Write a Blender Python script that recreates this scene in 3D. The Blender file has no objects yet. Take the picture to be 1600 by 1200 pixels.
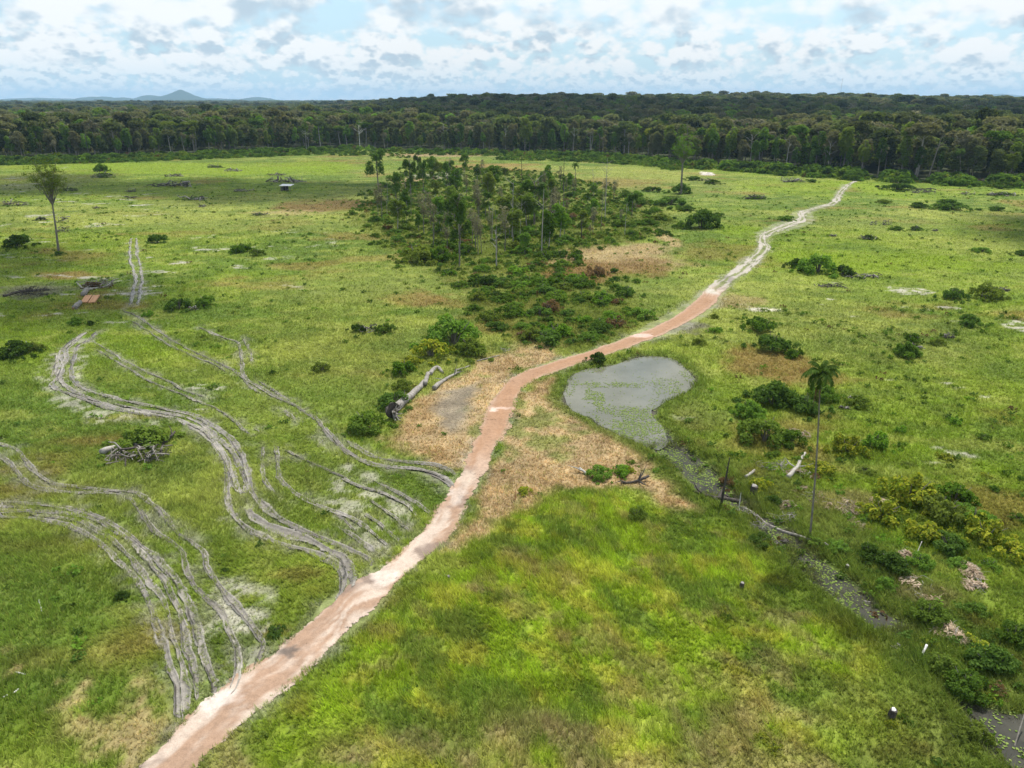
import bpy, bmesh, math, random
import numpy as np
from mathutils import Vector
R = math.radians
C = bpy.context.scene.collection
sc = bpy.context.scene
rnd = random.Random(7)
rng = np.random.default_rng(11)

# ------------------------------------------------------------------ camera
F, H, TH = 1111.0, 40.0, R(21.8)
CT, ST = math.cos(TH), math.sin(TH)
cam_d = bpy.data.cameras.new('camera'); cam = bpy.data.objects.new('camera', cam_d); C.objects.link(cam)
cam_d.sensor_width = 36; cam_d.lens = F / 1600 * 36; cam_d.clip_start = 0.5; cam_d.clip_end = 60000
cam.location = (0, 0, H); cam.rotation_euler = (math.pi / 2 - TH, 0, 0)
sc.camera = cam
sc.view_settings.view_transform = 'Standard'; sc.view_settings.look = 'None'
sc.view_settings.exposure = 0.33; sc.view_settings.gamma = 1
sc.cycles.max_bounces = 5; sc.cycles.diffuse_bounces = 2; sc.cycles.glossy_bounces = 2
sc.cycles.transmission_bounces = 2; sc.cycles.transparent_max_bounces = 12; sc.cycles.volume_bounces = 0

# ------------------------------------------------------------------ sun + sky
SUN_EL, SUN_AZ = R(62), R(28)          # azimuth from +Y (view direction) towards +X
sdir = Vector((math.sin(SUN_AZ) * math.cos(SUN_EL), math.cos(SUN_AZ) * math.cos(SUN_EL), math.sin(SUN_EL)))
sl = bpy.data.lights.new('sun', 'SUN'); sl.energy = 4.6; sl.angle = R(0.5); sl.color = (1, 0.965, 0.9)
so = bpy.data.objects.new('sun', sl); C.objects.link(so)
so.rotation_euler = sdir.to_track_quat('Z', 'Y').to_euler(); so.location = (0, 0, 300)

class NT:
    """small helper to write node trees as expressions"""
    def __init__(s, tree): s.t = tree; s.n = tree.nodes; s.l = tree.links
    def node(s, typ, ins=None, **kw):
        n = s.n.new(typ)
        for k, v in kw.items(): setattr(n, k, v)
        for k, v in (ins or {}).items(): s.put(n.inputs[k], v)
        return n
    def put(s, sock, v):
        if isinstance(v, bpy.types.NodeSocket): s.l.new(v, sock)
        elif v is not None: sock.default_value = v
    def m(s, op, a, b=None, c=None, clamp=False):
        n = s.n.new('ShaderNodeMath'); n.operation = op; n.use_clamp = clamp
        for i, v in enumerate((a, b, c)):
            if v is not None: s.put(n.inputs[i], v)
        return n.outputs[0]
    def mix(s, f, a, b, typ='MIX'):
        n = s.n.new('ShaderNodeMix'); n.data_type = 'RGBA'; n.blend_type = typ
        s.put(n.inputs[0], f)
        for i, v in ((6, a), (7, b)):
            if isinstance(v, tuple) and len(v) == 3: v = v + (1,)
            s.put(n.inputs[i], v)
        return n.outputs[2]
    def rng(s, v, a, b, c=0.0, d=1.0, smooth=False):
        n = s.n.new('ShaderNodeMapRange')
        if smooth: n.interpolation_type = 'SMOOTHSTEP'
        for k, q in zip(('Value', 'From Min', 'From Max', 'To Min', 'To Max'), (v, a, b, c, d)): s.put(n.inputs[k], q)
        return n.outputs[0]
    def noise(s, vec, scale, detail=4, rough=0.55, dim='3D', dist=0.0):
        n = s.n.new('ShaderNodeTexNoise'); n.noise_dimensions = dim
        if vec is not None: s.put(n.inputs['Vector'], vec)
        n.inputs['Scale'].default_value = scale; n.inputs['Detail'].default_value = detail
        n.inputs['Roughness'].default_value = rough; n.inputs['Distortion'].default_value = dist
        return n.outputs[0]

w = bpy.data.worlds.new('World'); sc.world = w; w.use_nodes = True
w.node_tree.nodes.clear(); T = NT(w.node_tree)
sky = T.node('ShaderNodeTexSky', sky_type='NISHITA', sun_disc=False, sun_elevation=SUN_EL, sun_rotation=SUN_AZ)
sky.air_density = 1.0; sky.dust_density = 1.5; sky.ozone_density = 2.0
co = T.node('ShaderNodeTexCoord'); sp = T.node('ShaderNodeSeparateXYZ', {0: co.outputs['Generated']})
x_, y_, z_ = sp.outputs
el = T.m('MAXIMUM', z_, 0.0)
def layer(sc_, seed, dz=0.0):
    v = T.node('ShaderNodeCombineXYZ', {0: T.m('ADD', x_, seed), 1: y_, 2: T.m('ADD', T.m('MULTIPLY', el, 1.75), dz)}).outputs[0]
    n = T.noise(v, sc_, 5, .58)
    big = T.noise(v, sc_ * .35, 2, .5)
    vo = T.node('ShaderNodeTexVoronoi', {'Vector': v, 'Scale': sc_ * 2.2, 'Detail': 2.0, 'Roughness': .55}).outputs['Distance']
    d = T.m('ADD', n, T.m('MULTIPLY', T.m('SUBTRACT', .42, vo), .42))
    return T.m('ADD', d, T.m('MULTIPLY', T.m('SUBTRACT', big, .5), .6))
def dens(k):
    wa = T.rng(el, .060, .105, 0, 1, True); wc = T.rng(el, .022, .045, 1, 0, True)
    a = layer(7.0, 1.7, k / 7.0); b = layer(15.0, 4.2, k / 15.0); c = layer(34.0, 9.1, k / 34.0)
    d = T.m('ADD', T.m('MULTIPLY', a, wa), T.m('MULTIPLY', b, T.m('SUBTRACT', 1.0, wa)))
    return T.m('ADD', T.m('MULTIPLY', d, T.m('SUBTRACT', 1.0, wc)), T.m('MULTIPLY', c, wc))
d0 = dens(0.0); d1 = dens(.36)
cover = T.rng(T.m('ADD', d0, T.rng(el, .01, .08, .05, 0)), .06, .34, 0, 1, True)
shade = T.rng(T.m('ADD', T.m('SUBTRACT', d0, d1), T.m('MULTIPLY', T.m('SUBTRACT', .38, d0), .45)), -.15, .09, 0, 1, True)
skyc = T.mix(1.0, sky.outputs[0], (0.16, 0.16, 0.16, 1), 'MULTIPLY')
skyc = T.mix(T.rng(el, 0.0, 0.35, .85, .25), skyc, (.42, .64, .77))
ccol = T.mix(shade, (.44, .545, .63), (.82, .84, .845))
lowf = T.rng(el, 0.0, .055, 1.0, 0.0, True)
ccol = T.mix(T.m('MULTIPLY', lowf, .5), ccol, (.52, .70, .79)); skyc = T.mix(T.m('MULTIPLY', lowf, .6), skyc, (.50, .69, .79))
full = T.mix(T.m('MULTIPLY', cover, 0.93), skyc, ccol)
bg = T.node('ShaderNodeBackground', {'Color': full, 'Strength': 1.0})
# the sky texture carries 0.16 above; clouds are given in picture units
wo = T.node('ShaderNodeOutputWorld', {0: bg.outputs[0]})

# ------------------------------------------------------------------ pixel <-> ground
def G(px, py, z=0.0):
    dx = (px - 800) / F; dy = -(py - 600) / F
    d = (dx, CT + dy * ST, -ST + dy * CT); t = (z - H) / d[2]
    return (d[0] * t, d[1] * t)
def proj(X, Y, Z=0.0):
    zc = Y * CT - (Z - H) * ST; zc = np.where(zc < 1, 1, zc)
    return 800 + F * X / zc, 600 - F * (Y * ST + (Z - H) * CT) / zc
def depth(px, py):
    x, y = G(px, py); return y * CT + H * ST

# ------------------------------------------------------------------ numpy noise
def vnoise(x, y, seed=0):
    xi = np.floor(x).astype(np.int64); yi = np.floor(y).astype(np.int64)
    fx = x - xi; fy = y - yi; fx = fx * fx * (3 - 2 * fx); fy = fy * fy * (3 - 2 * fy)
    def h(a, b):
        n = (a * 374761393 + b * 668265263 + seed * 974634777) & 0xffffffff
        n = ((n ^ (n >> 13)) * 1274126177) & 0xffffffff
        return ((n ^ (n >> 16)) & 0xffff) / 65535.0
    a = h(xi, yi); b = h(xi + 1, yi); c = h(xi, yi + 1); d = h(xi + 1, yi + 1)
    return (a + (b - a) * fx) * (1 - fy) + (c + (d - c) * fx) * fy
def fbm(x, y, scale, octv=4, seed=0, rough=0.5):
    s = 0; a = 1; t = 0; x = np.asarray(x, float) / scale; y = np.asarray(y, float) / scale
    for k in range(octv):
        s = s + a * vnoise(x, y, seed + k * 17); t += a; a *= rough; x = x * 2.03 + 5.1; y = y * 2.03 + 1.7
    return s / t
def sstep(v, a, b):
    t = np.clip((v - a) / (b - a), 0, 1); return t * t * (3 - 2 * t)
def poly_sd(P, X, Y):
    """signed distance to a polygon, positive inside"""
    P = np.array(P); n = len(P); d2 = np.full(X.shape, 1e12); ins = np.zeros(X.shape, bool)
    for i in range(n):
        ax, ay = P[i]; bx, by = P[(i + 1) % n]; ex, ey = bx - ax, by - ay
        wx, wy = X - ax, Y - ay; t = np.clip((wx * ex + wy * ey) / (ex * ex + ey * ey + 1e-9), 0, 1)
        d2 = np.minimum(d2, (wx - t * ex) ** 2 + (wy - t * ey) ** 2)
        c = ((ay <= Y) & (by > Y)) | ((by <= Y) & (ay > Y))
        with np.errstate(divide='ignore', invalid='ignore'):
            xi = ax + (Y - ay) * ex / (ey if abs(ey) > 1e-9 else 1e-9)
        ins ^= c & (X < xi)
    d = np.sqrt(d2); return np.where(ins, d, -d)
def pmask(pxpoly, X, Y, soft=2.0, warp=3.0, seed=1, wscale=None):
    P = [G(*p) for p in pxpoly]; A = np.array(P); out = np.zeros(X.shape)
    pad = soft + warp * 2
    k = (X > A[:, 0].min() - pad) & (X < A[:, 0].max() + pad) & (Y > A[:, 1].min() - pad) & (Y < A[:, 1].max() + pad)
    if not k.any(): return out
    x, y = X[k], Y[k]; ws = wscale or max(warp * 2.2, 1.0)
    sd = poly_sd(P, x, y) + (fbm(x, y, ws, 4, seed, 0.6) - 0.5) * 2.6 * warp
    out[k] = sstep(sd, -soft * 0.5, soft * 0.5); return out
def emask(px, py, rx, ry, X, Y, seed=1, soft=0.5):
    """noisy ellipse on the ground round the point seen at px,py with radii in picture px"""
    cx, cy = G(px, py); dp = depth(px, py); a = rx * dp / F; b = abs(G(px, py - ry)[1] - G(px, py + ry)[1]) / 2
    out = np.zeros(X.shape)
    k = (abs(X - cx) < a * 1.8) & (abs(Y - cy) < b * 1.8)
    if not k.any(): return out
    x, y = X[k], Y[k]; r = np.sqrt(((x - cx) / a) ** 2 + ((y - cy) / b) ** 2) + (fbm(x / a, y / b, 0.55, 4, seed, .6) - 0.5) * 1.5
    out[k] = 1 - sstep(r, 1 - soft, 1 + soft * 0.3); return out

# ------------------------------------------------------------------ layout curves (picture px -> ground)
POND = [(879,615),(887,595),(900,582),(920,575),(953,570),(977,562),(1002,556),(1035,555),(1057,562),(1070,575),(1088,592),(1077,607),(1055,620),(1037,627),(1025,637),(1024,650),(1046,680),
        (1032,702),(998,690),(960,674),(935,661),(917,650),(897,641),(885,631)]
CREEK = [(1036,664),(1053,678),(1068,700),(1095,713),(1120,738),(1152,768),(1200,805),(1262,846),(1300,880),(1340,912),(1372,940),(1425,975),(1445,992),(1400,993),(1350,970),(1300,932),(1262,902),(1228,862),(1190,830),(1150,792),(1092,768),(1060,738),(1030,712),(1005,688),(1018,676)]
SLOUGH = [(1490,1085),(1530,1100),(1570,1110),(1640,1120),(1660,1230),(1600,1215),(1560,1180),(1530,1135)]
EDGE = [(-300,256),(0,251),(120,248),(220,245),(400,238),(560,231),(640,236),(760,238),(900,241),(1000,247),(1080,258),(1150,262),(1250,270),(1350,277),(1450,282),(1600,288),(1900,296)]
EX, EY = zip(*EDGE)
def beyond_edge(X, Y):
    px, py = proj(X, Y); return (py < np.interp(px, EX, EY)) & (Y > 0)
GP = lambda L: [G(*p) for p in L]
PONDW, CREEKW, SLOUGHW = GP(POND), GP(CREEK), GP(SLOUGH)

def terrain(X, Y):
    X = np.asarray(X, float); Y = np.asarray(Y, float)
    z = (fbm(X, Y, 26, 2, 5) - 0.5) * 0.5
    wet = np.full(X.shape, -99.0); k = (Y > 20) & (Y < 175) & (X > -5) & (X < 70)
    if k.any():
        x, y = X[k], Y[k]
        wet[k] = np.maximum(np.maximum(poly_sd(PONDW, x, y), poly_sd(CREEKW, x, y)), poly_sd(SLOUGHW, x, y))
    near = sstep(wet, -4, 0.0); z = z * (1 - near)
    z = z - 0.55 * sstep(wet, -1.6, 2.2)
    r = np.sqrt(X * X + Y * Y); t = X / np.maximum(Y, 1)
    hill = sstep(Y, 650, 1900) * sstep(t, -0.26, -0.02) * (21 + 7 * fbm(X, Y, 500, 2, 9)) * (1 - 0.35 * sstep(t, 0.35, 0.7))
    z = z + np.where(Y > 0, hill, 0)
    z = z + (fbm(X, Y, 300, 3, 21) - 0.5) * 16 * sstep(r, 750, 1500)
    return z
def tz(x, y): return float(terrain(np.array([x]), np.array([y]))[0])

# crop-pixel helpers: tracing made on enlarged crops of 550x400 px shown at 1600 px
def c4(L): return [(x / 2.909, 480 + y / 2.909) for x, y in L]
def c5(L): return [(x / 2.909, 800 + y / 2.909) for x, y in L]
def c6(L): return [(500 + x / 2.909, 480 + y / 2.909) for x, y in L]
RUTS = []      # (object index, px polyline, width m, mud 0..1)
def rut(grp, L, wd=0.55, mud=0.4): RUTS.append((grp, L, wd, mud))
rut(0, c4([(455,105),(400,150),(350,185),(335,230),(325,290),(345,345),(420,385),(520,415),(640,440),(760,465),(860,490),(950,530),(1030,590),(1090,660),(1130,750),(1150,830),(1200,910),(1270,970),(1360,1015),(1450,1050),(1530,1080),(1620,1120),(1670,1150),(1700,1195)]), .8, .8)
rut(0, c4([(400,105),(350,145),(290,190),(280,250),(270,310),(300,360),(380,405),(500,438),(620,465),(740,485),(860,510),(960,570),(1040,650),(1095,720),(1115,800),(1108,870)]), .7, .45)
rut(0, c4([(380,130),(310,190),(300,250),(268,320),(238,350),(260,375),(320,400),(420,437),(600,485),(750,500),(830,530),(900,570),(980,630),(1030,700),(1045,790),(1040,870),(1060,950),(1120,1010),(1200,1050),(1300,1080),(1420,1115),(1510,1160)])+c5([(1530,245),(1562,290),(1555,370),(1520,430)]), .75, .5)
rut(0, c4([(258,212),(265,255),(240,330)]), .8, 0.0)
rut(0, c4([(820,520),(900,555),(960,600),(1010,670),(1050,740),(1080,820),(1108,870)]), .7, .2)
rut(0, c4([(1120,910),(1150,950),(1220,1000),(1330,1040),(1440,1080),(1540,1130)])+c5([(1560,205),(1590,260),(1585,330),(1570,380)]), 1.1, 1.)
rut(0, c4([(400,420),(520,452),(640,478),(760,492)]), .9, 0.1)
rut(1, c4([(410,150),(520,210),(600,265),(700,310),(780,345),(850,380),(950,412)]), .4, .3)
rut(1, c4([(430,190),(560,265),(650,320),(760,370),(860,410),(960,455),(1040,500),(1110,560),(1150,590)]), .4, .3)
rut(1, c4([(1150,545),(1215,585)]), .45, .6)
rut(1, c4([(1195,620),(1195,700),(1200,780),(1240,840),(1280,870)]), .5, .25)
rut(1, c4([(1255,615),(1258,700),(1275,780),(1320,830),(1360,860),(1460,910),(1560,950),(1620,985)]), .5, .35)
rut(1, c4([(1270,640),(1380,700),(1490,745),(1600,790)]), .3, .5)
rut(2, c4([(540,10),(640,50),(720,110),(800,160),(880,200),(960,235),(1060,290),(1130,355),(1200,402)]), .45, .8)
rut(2, c4([(600,60),(700,130),(780,180),(860,215),(950,250),(1040,300)]), .35, .6)
rut(2, c4([(900,90),(1010,140),(1080,165),(1095,240),(1110,320),(1170,360),(1260,415),(1340,450),(1440,520),(1500,600),(1560,650),(1600,680)]), .55, .6)
rut(2, c4([(1100,140),(1130,180),(1150,260)]), .45, .1)
rut(2, c4([(1160,330),(1260,390),(1330,435)]), .4, .7)
rut(2, c4([(1280,460),(1320,500),(1360,525)]), .6, .1)
rut(2, c6([(0,540),(60,600),(120,660),(220,710),(340,732),(450,742),(560,772),(612,800)]), .8, .9)
rut(2, c6([(110,600),(180,650),(260,690),(400,708),(520,718),(600,750),(622,780)]), .6, .7)
rut(2, c6([(-10,600),(30,645)]), .8, .2)
rut(2, c6([(420,740),(500,765),(570,800),(595,840)]), 1.5, .85)
rut(3, c6([(210,780),(300,820),(380,860),(450,900),(500,940),(510,975)]), .45, .5)
rut(3, c6([(80,770),(180,820),(280,850),(380,900),(430,950),(450,1010)]), .45, .4)
rut(3, c6([(180,850),(270,920),(340,970),(400,1020),(420,1050)]), .4, .2)
rut(3, c6([(100,950),(200,1000),(270,1060),(330,1110)]), .5, .1)
rut(3, c6([(60,990),(150,1040),(220,1090),(280,1140)]), .5, .3)
rut(3, c6([(180,930),(270,990),(320,1040),(380,1090)]), .4, .2)
rut(3, c6([(0,905),(100,960),(180,1040)]), .4, .4)
rut(4, c4([(-60,895),(0,892)])+c5([(0,25),(150,35),(280,60),(380,100),(460,150),(530,220),(600,290),(660,370),(700,460),(730,540),(760,620),(780,720),(800,800),(812,880),(806,970),(800,1020)]), .62, .55)
rut(4, c4([(-60,915),(0,915),(120,925)])+c5([(150,22),(280,35),(400,60),(480,110),(560,180),(640,250),(690,330),(740,410),(770,500),(795,600),(820,700),(832,780),(850,880),(856,960)]), .55, .45)
rut(4, c4([(-60,935),(60,935),(220,940)])+c5([(330,15),(420,30),(520,90),(620,170),(700,260),(760,350),(810,450),(840,540),(860,640),(890,740),(912,830),(925,900)]), .6, .35)
rut(4, c4([(0,890),(120,895),(240,905)])+c5([(370,5),(480,40),(560,90),(680,190),(770,290),(830,380),(870,480),(910,590),(940,690),(975,790),(975,850),(985,880)]), .6, .7)
rut(5, c4([(-60,660),(10,690),(50,720),(100,780),(140,815),(190,830),(330,850),(480,850),(570,870)])+c5([(640,5),(700,80),(770,140),(830,190),(860,280),(930,380),(990,450),(1040,520),(1080,600),(1095,680),(1070,780),(1030,840),(1000,880)]), .55, .6)
rut(5, c4([(-60,610),(0,630),(70,650),(120,700),(160,760),(220,800),(270,815),(400,825),(520,840),(640,850)])+c5([(690,-30),(720,0),(800,90),(880,150),(925,190),(940,250),(990,320),(1050,400),(1110,470),(1150,540),(1190,610),(1180,695),(1165,730)]), .6, .65)
rut(6, [(205,372),(203,400),(208,418),(212,433),(208,455),(204,478)], .7, 0.)
rut(6, [(213,372),(214,398),(219,415),(223,433),(220,456),(214,478)], .7, 0.)

ROAD_L = [(205,1225),(223,1199),(271,1154),(326,1102),(406,1041),(457,1003),(512,955),(550,917),(618,877),(648,848),(672,827),(682,800),(703,772),(720,745),(730,717),(741,697),(758,662),(768,628),(782,611),(802,590),(830,578),(878,562),(933,545),(981,528),(1050,497),(1088,470),(1108,448),(1140,425),(1168,403),(1186,387),(1184,373),(1196,362),(1233,347),(1248,341),(1246,331),(1262,327),(1286,321),(1298,316),(1309,300),(1321,289),(1337,280)]
ROAD_R = [(275,1225),(300,1199),(340,1161),(392,1120),(447,1072),(495,1034),(529,1003),(560,972),(658,879),(696,844),(712,820),(720,807),(741,765),(758,738),(768,712),(775,693),(789,669),(802,631),(812,612),(826,598),(845,588),(878,576),(940,556),(988,540),(1050,514),(1106,482),(1130,456),(1160,430),(1186,408),(1202,390),(1198,376),(1206,367),(1240,354),(1258,346),(1260,335),(1270,329),(1292,324),(1310,317),(1318,301),(1327,291),(1341,282)]

def crs(P, step):
    """Catmull-Rom through world points, resampled evenly"""
    P = [np.array(p, float) for p in P]; P = [2 * P[0] - P[1]] + P + [2 * P[-1] - P[-2]]; out = []
    for i in range(1, len(P) - 2):
        a, b, c, d = P[i - 1:i + 3]; n = max(4, int(np.linalg.norm(c - b) / step * 2))
        t = np.linspace(0, 1, n, endpoint=False)[:, None]
        out.append(0.5 * (2 * b + (c - a) * t + (2 * a - 5 * b + 4 * c - d) * t ** 2 + (3 * b - a - 3 * c + d) * t ** 3))
    out.append(P[-2][None]); Q = np.concatenate(out)
    s = np.concatenate([[0], np.cumsum(np.linalg.norm(np.diff(Q, axis=0), axis=1))])
    n = max(3, int(s[-1] / step)); t = np.linspace(0, s[-1], n)
    return np.stack([np.interp(t, s, Q[:, k]) for k in range(Q.shape[1])], 1)

road_lr = crs([G(*a) + G(*b) for a, b in zip(ROAD_L, ROAD_R)], 0.35)
road_c = (road_lr[:, :2] + road_lr[:, 2:]) / 2; road_w = np.linalg.norm(road_lr[:, :2] - road_lr[:, 2:], axis=1)
rut_w = [(g, crs(GP(L), 0.5), wd, mud) for g, L, wd, mud in RUTS]

# raster of distance to bare ground (road and ruts), used to keep grass off them
RX0, RY0, RS = -110.0, 20.0, 0.5; RNX, RNY = 560, 760
bare_r = np.full((RNY, RNX), 9.0)
def stamp(pts, hw):
    for (x, y), h_ in zip(pts, hw):
        r = h_ + 3; i0 = int((x - r - RX0) / RS); i1 = int((x + r - RX0) / RS) + 1; j0 = int((y - r - RY0) / RS); j1 = int((y + r - RY0) / RS) + 1
        i0 = max(i0, 0); j0 = max(j0, 0); i1 = min(i1, RNX); j1 = min(j1, RNY)
        if i0 >= i1 or j0 >= j1: continue
        gx = RX0 + np.arange(i0, i1) * RS - x; gy = RY0 + np.arange(j0, j1) * RS - y
        bare_r[j0:j1, i0:i1] = np.minimum(bare_r[j0:j1, i0:i1], np.sqrt(gx[None] ** 2 + gy[:, None] ** 2) - h_)
stamp(road_c[::2], road_w[::2] / 2)
for g, P, wd, mud in rut_w: stamp(P, np.full(len(P), wd * .38))
def bare_dist(X, Y):
    fx = (X - RX0) / RS; fy = (Y - RY0) / RS
    k = (fx > 0) & (fx < RNX - 1.01) & (fy > 0) & (fy < RNY - 1.01)
    ix = np.clip(fx, 0, RNX - 2).astype(int); iy = np.clip(fy, 0, RNY - 2).astype(int); tx = fx - ix; ty = fy - iy
    v = (bare_r[iy, ix] * (1 - tx) + bare_r[iy, ix + 1] * tx) * (1 - ty) + (bare_r[iy + 1, ix] * (1 - tx) + bare_r[iy + 1, ix + 1] * tx) * ty
    return np.where(k, v, 9.0)

# ------------------------------------------------------------------ what covers the ground (albedo and grass height)
TAN_L = [(598,690),(640,650),(668,612),(715,590),(735,565),(800,548),(868,545),(862,560),(815,582),(790,606),(772,640),(756,680),(735,722),(700,735),(655,715),(625,700)]
TAN_R = [(815,618),(835,598),(872,588),(876,620),(900,655),(960,682),(1015,705),(1060,750),(1085,795),(1030,795),(980,770),(930,768),(880,772),(830,790),(790,820),(730,850),(690,868),(730,800),(765,735),(785,690)]
LUSH = [(700,880),(760,840),(830,795),(940,765),(1010,790),(1090,800),(1180,850),(1260,920),(1330,970),(1400,1010),(1370,1080),(1330,1130),(1300,1230),(330,1230),(420,1150),(560,1000)]
SWAMP = [(1030,690),(1110,690),(1180,730),(1300,780),(1400,860),(1500,930),(1620,980),(1640,1230),(1320,1230),(1380,1100),(1420,1020),(1300,940),(1230,890),(1150,810),(1070,780),(1020,730)]
THICK = [(545,340),(590,300),(640,262),(760,262),(850,268),(950,288),(1040,325),(1050,362),(960,382),(880,402),(990,470),(1000,500),(900,545),(800,530),(750,490),(700,430),(640,408),(600,375)]
col = lambda r, g, b: np.array((r, g, b))
GRN, GRN2, YEL, LIME = col(.100,.142,.020), col(.074,.118,.018), col(.205,.225,.048), col(.135,.190,.012)
OLV, TAN, RUST, SAND, MUD = col(.125,.152,.032), col(.29,.21,.11), col(.135,.082,.030), col(.42,.385,.33), col(.135,.12,.10)
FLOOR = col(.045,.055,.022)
def ground_cover(X, Y):
    X = np.asarray(X, float); Y = np.asarray(Y, float)
    # the pasture stands in soft bands lying across the view, broken up by finer patches
    a = fbm(X * 0.55, Y, 34, 5, 31, .55); b = fbm(X * .7, Y, 11, 4, 47, .6); c = fbm(X, Y, 2.2, 3, 77, .6)
    d = fbm(X * .4, Y, 70, 3, 91)
    def mixc(Cc, m, colr): return Cc + (colr - Cc) * m[:, None]
    Cc = np.tile(GRN, (len(X), 1))
    Cc = mixc(Cc, sstep(a, .42, .62) * .75, OLV)
    Cc = mixc(Cc, sstep(b * .6 + a * .4, .50, .66) * .75, YEL)
    Cc = mixc(Cc, sstep(d, .52, .66) * .6, LIME)
    Cc = mixc(Cc, sstep(b, .62, .44) * sstep(a, .52, .38) * .55, GRN2)
    e5 = fbm(X * .55, Y, 4.2, 4, 161, .62); Cc = mixc(Cc, sstep(e5, .54, .70) * .6, YEL); Cc = mixc(Cc, sstep(e5, .44, .30) * .5, GRN2 * .85)
    r1 = fbm(X * .6, Y, 16, 4, 131, .6)
    Cc = mixc(Cc, sstep(r1, .60, .76) * .5, RUST * 1.35)
    tall = .55 + .5 * b + .35 * (c - .5)
    m = pmask(LUSH, X, Y, 5, 3, 3)
    lush = col(.145,.200,.013)[None] * (0.86 + .5 * c[:, None]) + (col(.21,.205,.03) - LIME)[None] * (sstep(fbm(X + Y * .4, Y, 2.4, 4, 55, .62), .46, .62) * .85)[:, None]
    lush = lush + (GRN2 - lush) * (sstep(fbm(X + Y * .4, Y, 3.6, 4, 56, .6), .50, .64) * .75)[:, None]
    lush = lush + (TAN * .75 - lush) * (sstep(fbm(X + 40 + Y * .4, Y, 3.0, 4, 58, .65), .58, .70) * .4)[:, None]
    Cc = Cc + (lush - Cc) * m[:, None]; tall = tall + m * .22
    lb = pmask([(380,1130),(700,1120),(1000,1140),(1330,1120),(1400,1240),(300,1240)], X, Y, 5, 4, 8) * sstep(fbm(X, Y, 5, 4, 59, .6), .42, .6)
    Cc = mixc(Cc, lb * .5, TAN * .9)
    m = pmask(SWAMP, X, Y, 5, 4, 13)
    sw = GRN2 * .8 + (OLV * .95 - GRN2 * .8) * sstep(b, .42, .6)[:, None] + (RUST * .95 - OLV) * (.55 * sstep(fbm(X, Y, 5, 4, 66, .6), .56, .70))[:, None]
    Cc = Cc + (sw - Cc) * (m * .85)[:, None]; tall = tall + m * .3
    m = np.maximum(pmask(TAN_L, X, Y, 2.5, 2.2, 15), pmask(TAN_R, X, Y, 2.5, 2.2, 16))
    tn = TAN * (0.82 + .42 * c[:, None]); e = fbm(X, Y, 6, 4, 63, .62)
    tn = tn + (RUST * 1.3 - tn) * (sstep(e, .55, .7) * .5)[:, None]; tn = tn + (OLV - tn) * (sstep(e, .45, .30) * .75)[:, None]
    Cc = Cc + (tn - Cc) * m[:, None]; tall = tall * (1 - m * .35)
    m = pmask([(680,640),(700,612),(745,600),(738,640),(725,668),(700,678),(690,665)], X, Y, 2.5, 1.2, 22); Cc = mixc(Cc, m * .8, col(.15,.13,.10)); tall *= 1 - .7 * m
    # undergrowth of the thicket
    m = pmask(THICK, X, Y, 6, 5, 23); Cc = mixc(Cc, m * .7, GRN * .9 + (RUST * .9 - GRN * .9) * .25); tall = tall + m * .6
    for (px, py, rx, ry, cl, st) in COVER_SPOTS:
        Cc = mixc(Cc, emask(px, py, rx, ry, X, Y, int(px + py)) * st, cl)
    # pale sandy scalds showing through thin grass
    px, py = proj(X, Y)
    s = fbm(X * .5, Y, 5.5, 5, 201, .62); sreg = np.zeros(X.shape)
    for q in ((60,440,190,65), (240,440,200,60), (330,610,70,30), (1520,560,120,120), (1400,480,150,40), (60,330,170,60), (1300,480,120,30), (1500,690,100,60), (360,380,300,30), (1200,610,500,90)):
        wgt = 1.0 if q[2] < 250 else .35
        sreg = np.maximum(sreg, wgt * np.exp(-((px - q[0]) / q[2]) ** 2 - ((py - q[1]) / q[3]) ** 2))
    sm = sstep(s, .70 - .065 * sreg, .76 - .065 * sreg) * sstep(sreg, .12, .4) * sstep(fbm(X * .6, Y, 1.3, 3, 211, .65), .38, .58)
    Cc = mixc(Cc, sm * .8, SAND * .85); tall = tall * (1 - .8 * sm)
    # churned sandy soil near the mouths of the wheel tracks
    for poly, st in (([(330,900),(372,905),(440,985),(410,1040),(352,1085),(318,1080),(318,980)], .75), ([(540,720),(640,770),(655,830),(600,870),(550,830),(500,780)], .6), ([(60,570),(130,520),(150,540),(118,600),(160,640),(260,655),(250,670),(150,660),(80,625)], .55), ([(352,790),(368,800),(390,830),(372,835),(350,815)], .8), ([(380,900),(430,905),(440,940),(395,945)], .5)):
        m = pmask(poly, X, Y, 1.5, 1.5, int(poly[0][0])) * sstep(fbm(X, Y, 1.6, 4, 303, .65), .46, .6); Cc = mixc(Cc, m * st, SAND * .8); tall = tall * (1 - .55 * m)
    m = pmask([(-20,900),(60,960),(100,1000),(170,1060),(250,1040),(280,1100),(200,1180),(120,1110),(60,1080),(0,1100),(-40,1000)], X, Y, 3, 3, 31) * sstep(fbm(X, Y, 4, 4, 304, .6), .44, .6)
    Cc = mixc(Cc, m * .7, TAN * 1.05); tall = tall * (1 - .5 * m)
    bd = bare_dist(X, Y); m = 1 - sstep(bd + (c - .5) * 1.2, -.1, .5)
    Cc = mixc(Cc, m * .4, OLV * .6 + SAND * .35); m2 = (1 - sstep(bd, .3, 1.8)) * sstep(fbm(X, Y, 1.8, 4, 305, .65), .52, .64); Cc = mixc(Cc, m2 * .4, SAND * .62); tall = tall * (1 - .1 * m)
    # muddy rim of the water
    k = (Y > 20) & (Y < 175) & (X > -5) & (X < 75)
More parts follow.
